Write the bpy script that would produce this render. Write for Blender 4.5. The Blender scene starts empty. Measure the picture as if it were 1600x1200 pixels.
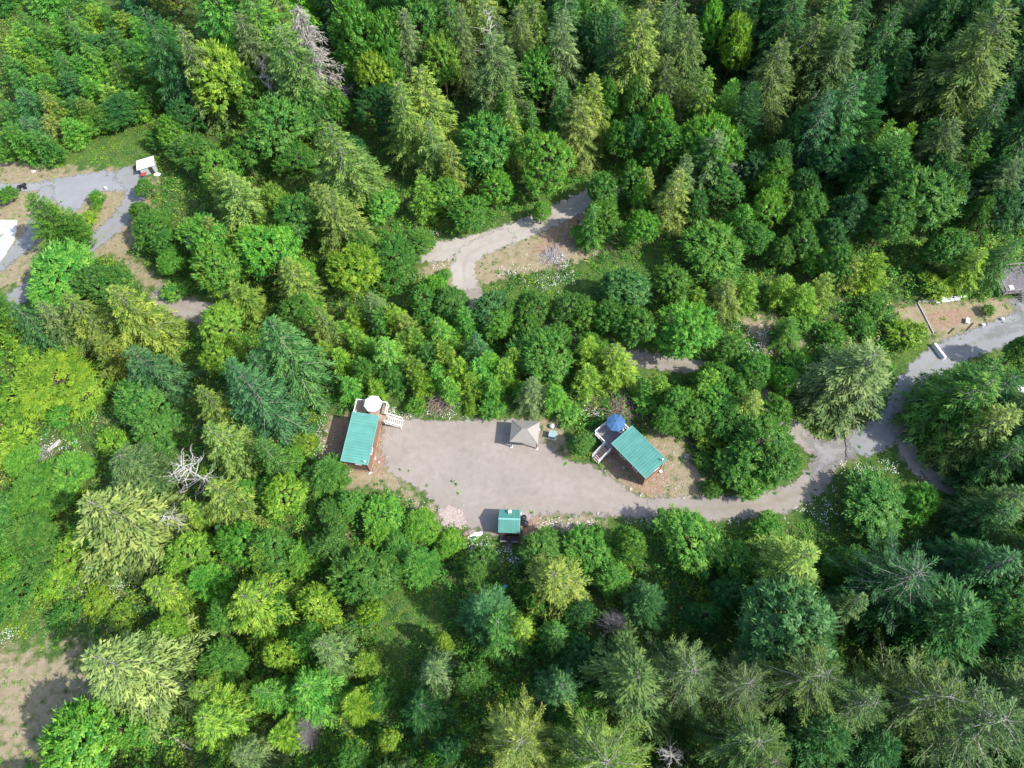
import bpy, math, random, numpy as np
from mathutils import Vector, Matrix
R_ = math.radians
sc = bpy.context.scene
# ------------------------------------------------------------------ camera, sky, sun, exposure
CAM_H, FPX, TILT, ROLL = 93.0, 1110.0, R_(27), R_(-5.1)
cam = bpy.data.cameras.new('camera'); cam_o = bpy.data.objects.new('camera', cam)
sc.collection.objects.link(cam_o); sc.camera = cam_o
cam.sensor_width = 36.0; cam.lens = 36.0 * FPX / 1600.0; cam.clip_end = 2000; cam.clip_start = 1
RM = Matrix.Rotation(TILT, 3, 'X') @ Matrix.Rotation(ROLL, 3, 'Z')
cam_o.matrix_world = Matrix.Translation((0, 0, CAM_H)) @ RM.to_4x4()
RN = np.array(RM)
SUN_EL, SUN_AZ = 44.0, -24.0            # azimuth of the sun measured from +X towards +Y
w = bpy.data.worlds.new('World'); sc.world = w; w.use_nodes = True
nt = w.node_tree; nt.nodes.clear()
sky = nt.nodes.new('ShaderNodeTexSky'); sky.sky_type = 'NISHITA'; sky.sun_disc = False
sky.sun_elevation = R_(SUN_EL); sky.sun_rotation = R_(90 - SUN_AZ)
sky.air_density = 1.0; sky.dust_density = 1.5
bgn = nt.nodes.new('ShaderNodeBackground'); bgn.inputs['Strength'].default_value = 0.15
wo = nt.nodes.new('ShaderNodeOutputWorld')
nt.links.new(sky.outputs[0], bgn.inputs[0]); nt.links.new(bgn.outputs[0], wo.inputs[0])
sl = bpy.data.lights.new('sun', 'SUN'); sl.energy = 3.4; sl.angle = R_(0.6); sl.color = (1.0, 0.965, 0.91)
so = bpy.data.objects.new('sun', sl); sc.collection.objects.link(so)
sdir = Vector((math.cos(R_(SUN_EL)) * math.cos(R_(SUN_AZ)), math.cos(R_(SUN_EL)) * math.sin(R_(SUN_AZ)), math.sin(R_(SUN_EL))))
so.rotation_euler = sdir.to_track_quat('Z', 'Y').to_euler()
sc.view_settings.view_transform = 'Standard'; sc.view_settings.look = 'None'
sc.view_settings.exposure = 1.08; sc.view_settings.gamma = 1.0
sc.cycles.max_bounces = 5; sc.cycles.diffuse_bounces = 3; sc.cycles.transparent_max_bounces = 20
sc.cycles.transmission_bounces = 3; sc.cycles.glossy_bounces = 2

# ------------------------------------------------------------------ helpers
def G(x, y, z=0.0):
    """point at height z seen at photo pixel x, y (1600x1200)"""
    d = RN @ np.array([(x - 800) / FPX, (600 - y) / FPX, -1.0]); t = (CAM_H - z) / -d[2]
    return Vector((d[0] * t, d[1] * t, z))
def mpp(x, y, z=0.0):
    """metres per photo pixel there"""
    d = RN @ np.array([(x - 800) / FPX, (600 - y) / FPX, -1.0]); return (CAM_H - z) / -d[2] / FPX
def tag(o, label=None, cat=None, group=None, kind=None):
    if label: o['label'] = label
    if cat: o['category'] = cat
    if group: o['group'] = group
    if kind: o['kind'] = kind
    return o
def empty(name, loc, rz=0.0, label=None, cat=None, group=None):
    o = bpy.data.objects.new(name, None); sc.collection.objects.link(o)
    o.location = loc; o.rotation_euler = (0, 0, rz); o.empty_display_size = 0.3
    return tag(o, label, cat, group)
def mesh_from(name, V, F, mats=None, face_attr=None, smooth=False):
    """V (n,3); F list or (m,k) array"""
    me = bpy.data.meshes.new(name)
    V = np.asarray(V, np.float32)
    if isinstance(F, np.ndarray):
        m, k = F.shape
        me.vertices.add(len(V)); me.vertices.foreach_set('co', V.ravel())
        me.loops.add(m * k); me.loops.foreach_set('vertex_index', F.astype(np.int32).ravel())
        me.polygons.add(m); me.polygons.foreach_set('loop_start', np.arange(0, m * k, k, dtype=np.int32))
        me.update(calc_edges=True)
    else:
        me.from_pydata([tuple(v) for v in V], [], F); me.update()
    for k_, a in (face_attr or {}).items():
        a = np.asarray(a, np.float32)
        if a.ndim == 1:
            at = me.attributes.new(k_, 'FLOAT', 'FACE'); at.data.foreach_set('value', a)
        else:
            at = me.attributes.new(k_, 'FLOAT_COLOR', 'FACE')
            at.data.foreach_set('color', np.hstack([a, np.ones((len(a), 1), np.float32)]).ravel())
    if smooth: me.polygons.foreach_set('use_smooth', np.ones(len(me.polygons), bool))
    for m_ in (mats or []): me.materials.append(m_)
    return me
def obj(name, me, parent=None, loc=None, rot=None):
    o = bpy.data.objects.new(name, me); sc.collection.objects.link(o)
    if parent: o.parent = parent
    if loc is not None: o.location = loc
    if rot is not None: o.rotation_euler = rot
    return o

class MB:
    """collects solid shapes into one mesh"""
    def __init__(s): s.V = []; s.F = []
    def add(s, V, F):
        n = len(s.V); s.V += [tuple(v) for v in V]; s.F += [tuple(i + n for i in f) for f in F]; return s
    def hexa(s, b, t):
        return s.add(list(b) + list(t), [(3, 2, 1, 0), (4, 5, 6, 7), (0, 1, 5, 4), (1, 2, 6, 5), (2, 3, 7, 6), (3, 0, 4, 7)])
    def box(s, x0, x1, y0, y1, z0, z1):
        return s.hexa([(x0, y0, z0), (x1, y0, z0), (x1, y1, z0), (x0, y1, z0)], [(x0, y0, z1), (x1, y0, z1), (x1, y1, z1), (x0, y1, z1)])
    def beam(s, p, q, w, h):
        p, q = Vector(p), Vector(q); d = (q - p).normalized()
        up = Vector((0, 0, 1)) if abs(d.z) < .95 else Vector((0, 1, 0))
        a = d.cross(up).normalized(); b = a.cross(d)
        c = [(-a * w / 2 - b * h / 2), (a * w / 2 - b * h / 2), (a * w / 2 + b * h / 2), (-a * w / 2 + b * h / 2)]
        return s.hexa([p + k for k in c], [q + k for k in c])
    def tube(s, p, q, r0, r1, n=7, cap=True):
        p, q = Vector(p), Vector(q); d = (q - p).normalized()
        up = Vector((0, 0, 1)) if abs(d.z) < .9 else Vector((0, 1, 0))
        a = d.cross(up).normalized(); b = a.cross(d)
        V = []
        for c, r in ((p, r0), (q, r1)):
            V += [c + (a * math.cos(2 * math.pi * i / n) + b * math.sin(2 * math.pi * i / n)) * r for i in range(n)]
        F = [(i, (i + 1) % n, n + (i + 1) % n, n + i) for i in range(n)]
        if cap: F += [tuple(range(n))[::-1], tuple(range(n, 2 * n))]
        return s.add(V, F)
    def build(s, name, mat, parent=None, bevel=0.0):
        me = mesh_from(name, s.V, s.F, [mat]); o = obj(name, me, parent)
        import bmesh
        bm = bmesh.new(); bm.from_mesh(me); bmesh.ops.recalc_face_normals(bm, faces=bm.faces[:]); bm.to_mesh(me); bm.free()
        if bevel:
            b = o.modifiers.new('bevel', 'BEVEL'); b.width = bevel; b.segments = 2; b.limit_method = 'ANGLE'
        return o

# ------------------------------------------------------------------ materials
def new_mat(name):
    m = bpy.data.materials.new(name); m.use_nodes = True
    n = m.node_tree.nodes; n.clear()
    return m, n, m.node_tree.links
def mat(name, col, rough=0.7, var=0.15, scale=3.0, metallic=0.0, bump=0.0, wave=None, coord='Object', col2=None, spec=0.4):
    m, n, L = new_mat(name)
    out = n.new('ShaderNodeOutputMaterial'); p = n.new('ShaderNodeBsdfPrincipled')
    p.inputs['Roughness'].default_value = rough; p.inputs['Metallic'].default_value = metallic
    p.inputs['Specular IOR Level'].default_value = spec
    tc = n.new('ShaderNodeTexCoord')
    no = n.new('ShaderNodeTexNoise'); no.inputs['Scale'].default_value = scale; no.inputs['Detail'].default_value = 6
    L.new(tc.outputs[coord], no.inputs['Vector'])
    mx = n.new('ShaderNodeMix'); mx.data_type = 'RGBA'
    c2 = col2 or tuple(c * (1 - 2 * var) for c in col)
    c1 = tuple(min(1, c * (1 + var)) for c in col) if col2 is None else col
    mx.inputs[6].default_value = (*c2, 1); mx.inputs[7].default_value = (*c1, 1)
    mr = n.new('ShaderNodeMapRange'); mr.inputs[1].default_value = .3; mr.inputs[2].default_value = .7
    L.new(no.outputs['Fac'], mr.inputs[0]); L.new(mr.outputs[0], mx.inputs[0])
    colour = mx.outputs[2]
    if wave:      # (axis, period m, darkness, bump): boards or seams
        ax, per, dk, bp = wave
        sp = n.new('ShaderNodeSeparateXYZ'); L.new(tc.outputs[coord], sp.inputs[0])
        dv = n.new('ShaderNodeMath'); dv.operation = 'DIVIDE'; dv.inputs[1].default_value = per; L.new(sp.outputs[ax], dv.inputs[0])
        fr = n.new('ShaderNodeMath'); fr.operation = 'FRACT'; L.new(dv.outputs[0], fr.inputs[0])
        gt = n.new('ShaderNodeMath'); gt.operation = 'LESS_THAN'; gt.inputs[1].default_value = .14; L.new(fr.outputs[0], gt.inputs[0])
        fl = n.new('ShaderNodeMath'); fl.operation = 'FLOOR'; L.new(dv.outputs[0], fl.inputs[0])
        wn = n.new('ShaderNodeTexWhiteNoise'); wn.noise_dimensions = '1D'; L.new(fl.outputs[0], wn.inputs['W'])
        m3 = n.new('ShaderNodeMath'); m3.operation = 'MULTIPLY_ADD'; m3.inputs[1].default_value = .10; m3.inputs[2].default_value = .95; L.new(wn.outputs[0], m3.inputs[0])
        m4 = n.new('ShaderNodeMath'); m4.operation = 'MULTIPLY_ADD'; m4.inputs[1].default_value = -dk; L.new(gt.outputs[0], m4.inputs[0]); L.new(m3.outputs[0], m4.inputs[2])
        vm = n.new('ShaderNodeVectorMath'); vm.operation = 'SCALE'; L.new(colour, vm.inputs[0]); L.new(m4.outputs[0], vm.inputs['Scale'])
        colour = vm.outputs[0]
    L.new(colour, p.inputs['Base Color'])
    if bump:
        b = n.new('ShaderNodeBump'); b.inputs['Strength'].default_value = bump; b.inputs['Distance'].default_value = .05
        L.new(no.outputs['Fac'], b.inputs['Height']); L.new(b.outputs[0], p.inputs['Normal'])
    L.new(p.outputs[0], out.inputs[0])
    return m
def leaf_mat(name, trans=0.28, rough=0.55, from_attr=False, spread=0.55, spec=0.25):
    """colour of the tree (object colour) or of each plant (colour attribute), varied leaf by leaf"""
    m, n, L = new_mat(name)
    out = n.new('ShaderNodeOutputMaterial'); p = n.new('ShaderNodeBsdfPrincipled')
    p.inputs['Roughness'].default_value = rough; p.inputs['Specular IOR Level'].default_value = spec
    at = n.new('ShaderNodeAttribute'); at.attribute_name = 'tint'
    if from_attr:
        src = n.new('ShaderNodeAttribute'); src.attribute_name = 'plant'; c = src.outputs['Color']
    else:
        src = n.new('ShaderNodeObjectInfo'); c = src.outputs['Color']
    hs = n.new('ShaderNodeHueSaturation'); L.new(c, hs.inputs['Color'])
    mh = n.new('ShaderNodeMath'); mh.operation = 'MULTIPLY_ADD'; mh.inputs[1].default_value = -0.065; mh.inputs[2].default_value = 0.53; L.new(at.outputs['Fac'], mh.inputs[0])
    mv = n.new('ShaderNodeMath'); mv.operation = 'MULTIPLY_ADD'; mv.inputs[1].default_value = 2 * spread; mv.inputs[2].default_value = 1 - spread; L.new(at.outputs['Fac'], mv.inputs[0])
    L.new(mh.outputs[0], hs.inputs['Hue']); L.new(mv.outputs[0], hs.inputs['Value'])
    L.new(hs.outputs[0], p.inputs['Base Color'])
    t = n.new('ShaderNodeBsdfTranslucent'); g = n.new('ShaderNodeHueSaturation'); g.inputs['Hue'].default_value = .48; g.inputs['Saturation'].default_value = 1.1; g.inputs['Value'].default_value = 1.3
    L.new(hs.outputs[0], g.inputs['Color']); L.new(g.outputs[0], t.inputs['Color'])
    ms = n.new('ShaderNodeMixShader'); ms.inputs[0].default_value = trans
    L.new(p.outputs[0], ms.inputs[1]); L.new(t.outputs[0], ms.inputs[2]); L.new(ms.outputs[0], out.inputs[0])
    return m
M = {}
M['needle'] = leaf_mat('needles', .22, .6, spread=.48)
M['leaf'] = leaf_mat('leaves', .30, .5, spread=.45)
M['under'] = leaf_mat('undergrowth_leaves', .25, .6, True, .45)
M['bark'] = mat('bark', (.14, .10, .075), .9, .3, 6)
M['pale_bark'] = mat('lichen_bark', (.30, .29, .24), .9, .3, 6)
M['dead'] = mat('dead_wood', (.33, .305, .270), .9, .25, 4)
M['snag'] = mat('bleached_wood', (.44, .415, .385), .85, .2, 4)
M['twig'] = mat('bare_twigs', (.44, .41, .42), .9, .25, 4)

# ------------------------------------------------------------------ where things lie on the ground (photo pixels -> metres)
def poly(px): return np.array([G(x, y)[:2] for x, y in px])
def sd_poly(P, q):
    """signed distance, positive inside"""
    x, y = P[:, 0], P[:, 1]; n = len(q); d = np.full(len(P), 1e9); ins = np.zeros(len(P), bool)
    for i in range(n):
        a, b = q[i], q[(i + 1) % n]; e = b - a; wv = P - a
        t = np.clip((wv @ e) / max(e @ e, 1e-9), 0, 1)
        d = np.minimum(d, np.hypot(*(wv - t[:, None] * e).T))
        c = ((a[1] <= y) & (b[1] > y)) | ((b[1] <= y) & (a[1] > y))
        xx = a[0] + (y - a[1]) / (b[1] - a[1] if b[1] != a[1] else 1e-9) * e[0]
        ins ^= c & (x < xx)
    return np.where(ins, d, -d)
def sd_line(P, q, wd):
    d = np.full(len(P), 1e9); W = np.full(len(P), wd[0] if isinstance(wd, (list, tuple)) else wd, float)
    for i in range(len(q) - 1):
        a, b = q[i], q[i + 1]; e = b - a; wv = P - a
        t = np.clip((wv @ e) / max(e @ e, 1e-9), 0, 1); di = np.hypot(*(wv - t[:, None] * e).T)
        if isinstance(wd, (list, tuple)): W = np.where(di < d, wd[i] * (1 - t) + wd[i + 1] * t, W)
        d = np.minimum(d, di)
    return W / 2 - d
def smooth_line(px, n=6):
    p = np.array([G(x, y)[:2] for x, y in px]); out = []
    pp = np.vstack([2 * p[0] - p[1], p, 2 * p[-1] - p[-2]])
    for i in range(1, len(pp) - 2):
        for k in range(n):
            t = k / n; a, b, c, d = pp[i - 1:i + 3]
            out.append(.5 * (2 * b + (c - a) * t + (2 * a - 5 * b + 4 * c - d) * t * t + (3 * b - a - 3 * c + d) * t ** 3))
    out.append(p[-1]); return np.array(out)
PAD = poly([(597, 657), (640, 651), (700, 655), (760, 652), (800, 650), (846, 655), (850, 690), (885, 715), (925, 724), (960, 745), (985, 765), (1020, 778), (1060, 779),
            (1060, 811), (1000, 813), (930, 808), (860, 806), (830, 812), (815, 838), (775, 842), (740, 828), (690, 822), (684, 798), (668, 778), (640, 758), (605, 742), (592, 700)])
SHELL = poly([(683, 792), (700, 785), (722, 792), (732, 812), (728, 828), (690, 822)])
DRIVE = smooth_line([(1030, 796), (1090, 795), (1150, 793), (1205, 786), (1250, 768), (1280, 740), (1296, 712), (1330, 690), (1365, 678)])
DRIVE_N = smooth_line([(1290, 712), (1262, 690), (1235, 668), (1195, 620), (1150, 590), (1085, 574), (1010, 562), (940, 548), (860, 520), (780, 490), (738, 462)])
JUNC = poly([(1243, 668), (1275, 682), (1310, 688), (1350, 680), (1385, 664), (1400, 640), (1420, 655), (1395, 682), (1375, 695), (1345, 718), (1315, 725), (1300, 735), (1270, 760), (1255, 740), (1268, 715)])
EAST = smooth_line([(1350, 690), (1385, 672), (1408, 640), (1425, 605), (1450, 575), (1490, 548), (1545, 528), (1620, 500), (1700, 490)])
SOUTH = smooth_line([(1412, 635), (1408, 665), (1415, 695), (1435, 728), (1468, 753), (1505, 768), (1535, 776)])
UPPER = smooth_line([(655, 394), (690, 392), (740, 383), (790, 368), (840, 348), (880, 330), (920, 312), (950, 298)])
BACK = smooth_line([(1135, 268), (1165, 265), (1200, 262)])
FORK = smooth_line([(738, 470), (726, 440), (726, 410), (745, 390), (785, 372)])
LOOP = smooth_line([(195, 272), (212, 290), (206, 318), (178, 352), (140, 382), (105, 405), (60, 440), (20, 470)])
LOT = poly([(-60, 282), (20, 285), (60, 284), (100, 275), (160, 266), (205, 268), (218, 290), (208, 305), (185, 300), (160, 300), (138, 308), (128, 325), (108, 338), (90, 320), (60, 300), (20, 302), (-60, 302)])
WEST = smooth_line([(-40, 440), (0, 412), (30, 388), (52, 362), (62, 335), (72, 300)])
GREY_E = poly([(1565, 468), (1600, 455), (1660, 450), (1660, 500), (1600, 520), (1530, 535), (1500, 545), (1560, 505), (1590, 495)])
TRACK = smooth_line([(255, 462), (285, 478), (320, 490), (360, 500)])
road_defs = [('l', DRIVE, 3.9), ('l', DRIVE_N, 3.2), ('p', JUNC), ('l', EAST, [4.2] * 20 + [5.0] * 40), ('l', SOUTH, 3.0), ('l', UPPER, 4.6), ('l', FORK, 4.4), ('l', BACK, 3.2), ('l', LOOP, 4.2), ('p', LOT), ('l', WEST, 3.6), ('p', GREY_E), ('l', TRACK, 4.5), ('p', PAD)]
def sd_any(P, defs=road_defs):
    s = np.full(len(P), -1e9)
    for d in defs: s = np.maximum(s, sd_poly(P, d[1]) if d[0] == 'p' else sd_line(P, d[1], d[2][:len(d[1])] if isinstance(d[2], list) else d[2]))
    return s
DRY = [poly(q) for q in [
    [(508, 655), (530, 648), (560, 640), (640, 648), (600, 700), (640, 762), (690, 800), (690, 835), (640, 790), (600, 762), (560, 772), (500, 745), (500, 690)],
    [(985, 680), (1040, 668), (1075, 688), (1100, 735), (1095, 782), (1010, 785), (960, 760), (930, 720), (960, 715)],
    [(835, 650), (880, 650), (885, 690), (900, 722), (850, 712), (838, 690)],
    [(810, 800), (880, 800), (950, 812), (940, 828), (850, 838), (815, 845)],
    [(-60, 250), (40, 248), (120, 262), (215, 262), (250, 285), (235, 335), (205, 400), (280, 455), (350, 485), (330, 520), (250, 470), (170, 400), (60, 440), (-60, 470), (-60, 300)],
    [(690, 400), (720, 395), (790, 362), (860, 330), (930, 315), (935, 355), (960, 385), (930, 402), (860, 425), (790, 432), (755, 450), (735, 465), (700, 450), (650, 430), (665, 410)],
    [(1150, 500), (1210, 490), (1262, 540), (1200, 562)],
    [(1380, 480), (1430, 470), (1600, 462), (1600, 500), (1480, 540), (1430, 520)],
    [(-40, 995), (40, 1005), (140, 1005), (160, 1070), (120, 1130), (60, 1200), (-40, 1260)],
    [(1310, 700), (1340, 715), (1300, 740), (1270, 790), (1290, 740)],
    [(1360, 660), (1400, 650), (1425, 700), (1500, 770), (1440, 750), (1400, 700)]]]
DIRT = [poly(q) for q in [
    [(545, 640), (560, 735), (600, 745), (612, 690), (618, 655), (590, 640)],
    [(515, 655), (540, 650), (548, 690), (545, 745), (515, 740), (505, 700)],
    [(935, 700), (985, 700), (1050, 740), (1030, 775), (1000, 775), (945, 730)],
    [(815, 800), (845, 805), (845, 835), (815, 838)],
    [(870, 345), (915, 325), (930, 360), (880, 395), (820, 400)],
    
    [(1442, 490), (1500, 478), (1530, 490), (1490, 512), (1455, 515)]]]
GRASS = [poly(q) for q in [
    [(25, 265), (60, 235), (150, 215), (235, 190), (245, 245), (180, 262), (60, 275)],
    [(585, 925), (640, 905), (700, 925), (700, 990), (650, 1060), (690, 1110), (600, 1110), (570, 1020)],
    [(1100, 812), (1230, 808), (1300, 780), (1330, 740), (1330, 850), (1230, 840), (1130, 850)],
    [(1380, 682), (1400, 700), (1450, 770), (1400, 790), (1320, 770), (1320, 735)],
    [(735, 435), (800, 450), (900, 432), (1000, 400), (1080, 395), (1000, 440), (900, 470), (760, 470)],
    [(-40, 930), (60, 940), (145, 985), (135, 1020), (40, 1005), (-40, 990)]]]
def soft(P, polys, r=1.2):
    s = np.full(len(P), -1e9)
    for q in polys: s = np.maximum(s, sd_poly(P, q))
    return np.clip(s / (2 * r) + .5, 0, 1)

# value noise for colour patches and for scattering
_rn = np.random.RandomState(5); _lat = _rn.rand(256, 256)
def vnoise(P, sc_):
    q = P / sc_ + 1000.3; i = np.floor(q).astype(int); f = q - i; f = f * f * (3 - 2 * f)
    a = _lat[i[:, 0] % 256, i[:, 1] % 256]; b = _lat[(i[:, 0] + 1) % 256, i[:, 1] % 256]
    c = _lat[i[:, 0] % 256, (i[:, 1] + 1) % 256]; d = _lat[(i[:, 0] + 1) % 256, (i[:, 1] + 1) % 256]
    return (a * (1 - f[:, 0]) + b * f[:, 0]) * (1 - f[:, 1]) + (c * (1 - f[:, 0]) + d * f[:, 0]) * f[:, 1]
def fnoise(P, s): return (vnoise(P, s) * .55 + vnoise(P, s / 2.1) * .3 + vnoise(P, s / 4.3) * .15)

# ------------------------------------------------------------------ the ground
def grid_mesh(name, x0, x1, y0, y1, step, keep=None, attrs=None, z=0.0, m=None):
    nx, ny = int((x1 - x0) / step) + 1, int((y1 - y0) / step) + 1
    X, Y = np.meshgrid(np.linspace(x0, x1, nx), np.linspace(y0, y1, ny)); P = np.c_[X.ravel(), Y.ravel()]
    I = np.arange(nx * ny).reshape(ny, nx)
    F = np.c_[I[:-1, :-1].ravel(), I[:-1, 1:].ravel(), I[1:, 1:].ravel(), I[1:, :-1].ravel()]
    vals = {k: f(P) for k, f in (attrs or {}).items()}
    if keep is not None:
        kv = keep(P, vals); F = F[kv[F].any(1)]
        used = np.unique(F); mp = -np.ones(len(P), int); mp[used] = np.arange(len(used)); F = mp[F]; P = P[used]; vals = {k: v[used] for k, v in vals.items()}
    me = mesh_from(name, np.c_[P, np.full(len(P), z)], F, [m])
    for k, v in vals.items():
        a = me.attributes.new(k, 'FLOAT', 'POINT'); a.data.foreach_set('value', v.astype(np.float32))
    return me
def ramp_mix(n, L, fac, a, b):
    mx = n.new('ShaderNodeMix'); mx.data_type = 'RGBA'
    if isinstance(fac, (int, float)): mx.inputs[0].default_value = fac
    else: L.new(fac, mx.inputs[0])
    for s_, v in ((6, a), (7, b)):
        if isinstance(v, tuple): mx.inputs[s_].default_value = (*v, 1)
        else: L.new(v, mx.inputs[s_])
    return mx.outputs[2]
def noise(n, L, tc, scale, detail=5, lo=.35, hi=.65, rough=.55):
    no = n.new('ShaderNodeTexNoise'); no.inputs['Scale'].default_value = scale; no.inputs['Detail'].default_value = detail; no.inputs['Roughness'].default_value = rough
    L.new(tc.outputs['Object'], no.inputs['Vector'])
    mr = n.new('ShaderNodeMapRange'); mr.inputs[1].default_value = lo; mr.inputs[2].default_value = hi; L.new(no.outputs['Fac'], mr.inputs[0])
    return mr.outputs[0]
def mathn(n, L, op, a, b=None, clamp=False):
    k = n.new('ShaderNodeMath'); k.operation = op; k.use_clamp = clamp
    for i, v in enumerate((a, b)):
        if v is None: continue
        if isinstance(v, (int, float)): k.inputs[i].default_value = v
        else: L.new(v, k.inputs[i])
    return k.outputs[0]
def attr(n, name):
    a = n.new('ShaderNodeAttribute'); a.attribute_name = name; return a.outputs['Fac']
def ground_mat():
    m, n, L = new_mat('forest_ground'); tc = n.new('ShaderNodeTexCoord')
    out = n.new('ShaderNodeOutputMaterial'); p = n.new('ShaderNodeBsdfPrincipled'); p.inputs['Roughness'].default_value = .95; p.inputs['Specular IOR Level'].default_value = .1
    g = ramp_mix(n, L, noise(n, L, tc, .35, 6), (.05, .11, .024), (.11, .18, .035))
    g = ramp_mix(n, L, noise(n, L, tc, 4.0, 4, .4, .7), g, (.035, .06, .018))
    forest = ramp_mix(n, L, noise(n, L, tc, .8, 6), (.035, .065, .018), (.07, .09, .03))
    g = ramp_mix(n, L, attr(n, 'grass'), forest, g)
    tan = ramp_mix(n, L, noise(n, L, tc, .9, 8, .3, .7), (.235, .185, .115), (.32, .262, .18))
    tan = ramp_mix(n, L, noise(n, L, tc, 7, 3, .5, .75), tan, (.17, .15, .07))
    brown = ramp_mix(n, L, noise(n, L, tc, 1.6, 8, .3, .7), (.235, .145, .10), (.30, .205, .145))
    brown = ramp_mix(n, L, noise(n, L, tc, 9, 2, .62, .68), brown, (.50, .44, .38))
    nz = noise(n, L, tc, .7, 7, .3, .7)
    def mask(a, w_=.9): return mathn(n, L, 'MULTIPLY', mathn(n, L, 'SUBTRACT', mathn(n, L, 'ADD', attr(n, a), mathn(n, L, 'MULTIPLY', nz, w_)), .45 + w_ / 2), 2.5, True)
    c = ramp_mix(n, L, mask('dry'), g, tan); c = ramp_mix(n, L, mask('dirt', .35), c, brown)
    # green weeds coming up through the dry ground
    weeds = mathn(n, L, 'MULTIPLY', noise(n, L, tc, 1.3, 6, .52, .62), noise(n, L, tc, 6, 3, .42, .5))
    c = ramp_mix(n, L, mathn(n, L, 'MULTIPLY', weeds, .75), c, (.12, .165, .04))
    L.new(c, p.inputs['Base Color'])
    b = n.new('ShaderNodeBump'); b.inputs['Strength'].default_value = .6; b.inputs['Distance'].default_value = .12
    L.new(noise(n, L, tc, 3.5, 6, 0, 1), b.inputs['Height']); L.new(b.outputs[0], p.inputs['Normal'])
    L.new(p.outputs[0], out.inputs[0]); return m
def gravel_mat(name, c1, c2, c3, ruts=.0, edge_soft=1.0, marks=False):
    """stony gravel whose ragged edge thins out into the ground"""
    m, n, L = new_mat(name); tc = n.new('ShaderNodeTexCoord')
    out = n.new('ShaderNodeOutputMaterial'); p = n.new('ShaderNodeBsdfPrincipled'); p.inputs['Roughness'].default_value = .92; p.inputs['Specular IOR Level'].default_value = .15
    c = ramp_mix(n, L, noise(n, L, tc, .18, 6, .35, .65), c1, c2)
    c = ramp_mix(n, L, mathn(n, L, 'MULTIPLY', noise(n, L, tc, 1.1, 8, .45, .75), .55), c, c3)
    sp = noise(n, L, tc, 9, 3, .3, .7, .8)
    c = ramp_mix(n, L, mathn(n, L, 'MULTIPLY', sp, .35), c, tuple(v * .68 for v in c1))
    st = noise(n, L, tc, 5, 2, .70, .74)
    c = ramp_mix(n, L, mathn(n, L, 'MULTIPLY', st, .6), c, tuple(min(.8, v * 1.45) for v in c2))
    if ruts:
        a = attr(n, 'across')    # metres from the middle line
        t = mathn(n, L, 'SUBTRACT', .42, a)
        t = mathn(n, L, 'MULTIPLY', mathn(n, L, 'ADD', t, mathn(n, L, 'MULTIPLY', mathn(n, L, 'SUBTRACT', noise(n, L, tc, .8, 5), .5), .35)), 3.0, True)
        c = ramp_mix(n, L, mathn(n, L, 'MULTIPLY', t, ruts), c, (.20, .185, .115))
    if marks:
        k = mathn(n, L, 'MULTIPLY', attr(n, 'marks'), noise(n, L, tc, .5, 5, .3, .7)); c = ramp_mix(n, L, mathn(n, L, 'MULTIPLY', k, .28), c, tuple(v * 1.22 for v in c2))
        c = ramp_mix(n, L, mathn(n, L, 'MULTIPLY', noise(n, L, tc, 2.4, 3, .66, .72), noise(n, L, tc, .22, 3, .48, .62)), c, (.13, .14, .05))
    L.new(c, p.inputs['Base Color'])
    b = n.new('ShaderNodeBump'); b.inputs['Strength'].default_value = .35; b.inputs['Distance'].default_value = .04
    L.new(noise(n, L, tc, 6, 5, 0, 1), b.inputs['Height']); L.new(b.outputs[0], p.inputs['Normal'])
    e = mathn(n, L, 'MULTIPLY', mathn(n, L, 'ADD', attr(n, 'edge'), mathn(n, L, 'MULTIPLY', mathn(n, L, 'SUBTRACT', noise(n, L, tc, 1.2, 7, .25, .75), .55), 1.3)), 2.2 / edge_soft, True)
    tr = n.new('ShaderNodeBsdfTransparent'); ms = n.new('ShaderNodeMixShader')
    L.new(e, ms.inputs[0]); L.new(tr.outputs[0], ms.inputs[1]); L.new(p.outputs[0], ms.inputs[2]); L.new(ms.outputs[0], out.inputs[0])
    return m
me = grid_mesh('ground', -330, 330, -150, 480, .6, attrs={
    'dry': lambda P: np.maximum(soft(P, [q for q in DRY if q is not DRY[8]], 1.5), soft(P, [DRY[8]], 4.5)), 'dirt': lambda P: soft(P, DIRT, .45),
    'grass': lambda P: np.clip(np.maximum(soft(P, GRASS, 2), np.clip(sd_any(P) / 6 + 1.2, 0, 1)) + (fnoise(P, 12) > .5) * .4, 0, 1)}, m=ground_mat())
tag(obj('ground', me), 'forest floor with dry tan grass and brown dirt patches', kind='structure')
def road(name, label, d, z, m, wd=1.0):
    if d[0] == 'p': f = lambda P: sd_poly(P, d[1]); q = d[1]
    else:
        ww = d[2][:len(d[1])] if isinstance(d[2], list) else d[2]; f = lambda P: sd_line(P, d[1], ww); q = d[1]
    at = {'edge': lambda P: f(P)}
    if d[0] == 'l': at['across'] = lambda P: (ww[0] if isinstance(ww, list) else ww) / 2 - f(P)
    if name == 'gravel_yard':
        TR = [smooth_line(v) for v in ([(1040, 796), (960, 780), (860, 750), (760, 715), (690, 690), (630, 668)], [(1040, 792), (950, 790), (880, 770), (800, 770), (730, 775), (690, 740), (700, 690), (780, 690), (880, 740), (980, 790)], [(820, 790), (760, 760), (700, 730), (640, 720)])]
        at['marks'] = lambda P: np.max([np.clip(1 - np.abs(np.abs(-sd_line(P, v, 0)) - .78) / .28, 0, 1) for v in TR], 0)
    me = grid_mesh(name, q[:, 0].min() - 4, q[:, 0].max() + 4, q[:, 1].min() - 4, q[:, 1].max() + 4, .4, keep=lambda P, v: v['edge'] > -1.0, attrs=at, z=z, m=m)
    return tag(obj(name, me), label, kind='structure')
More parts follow.
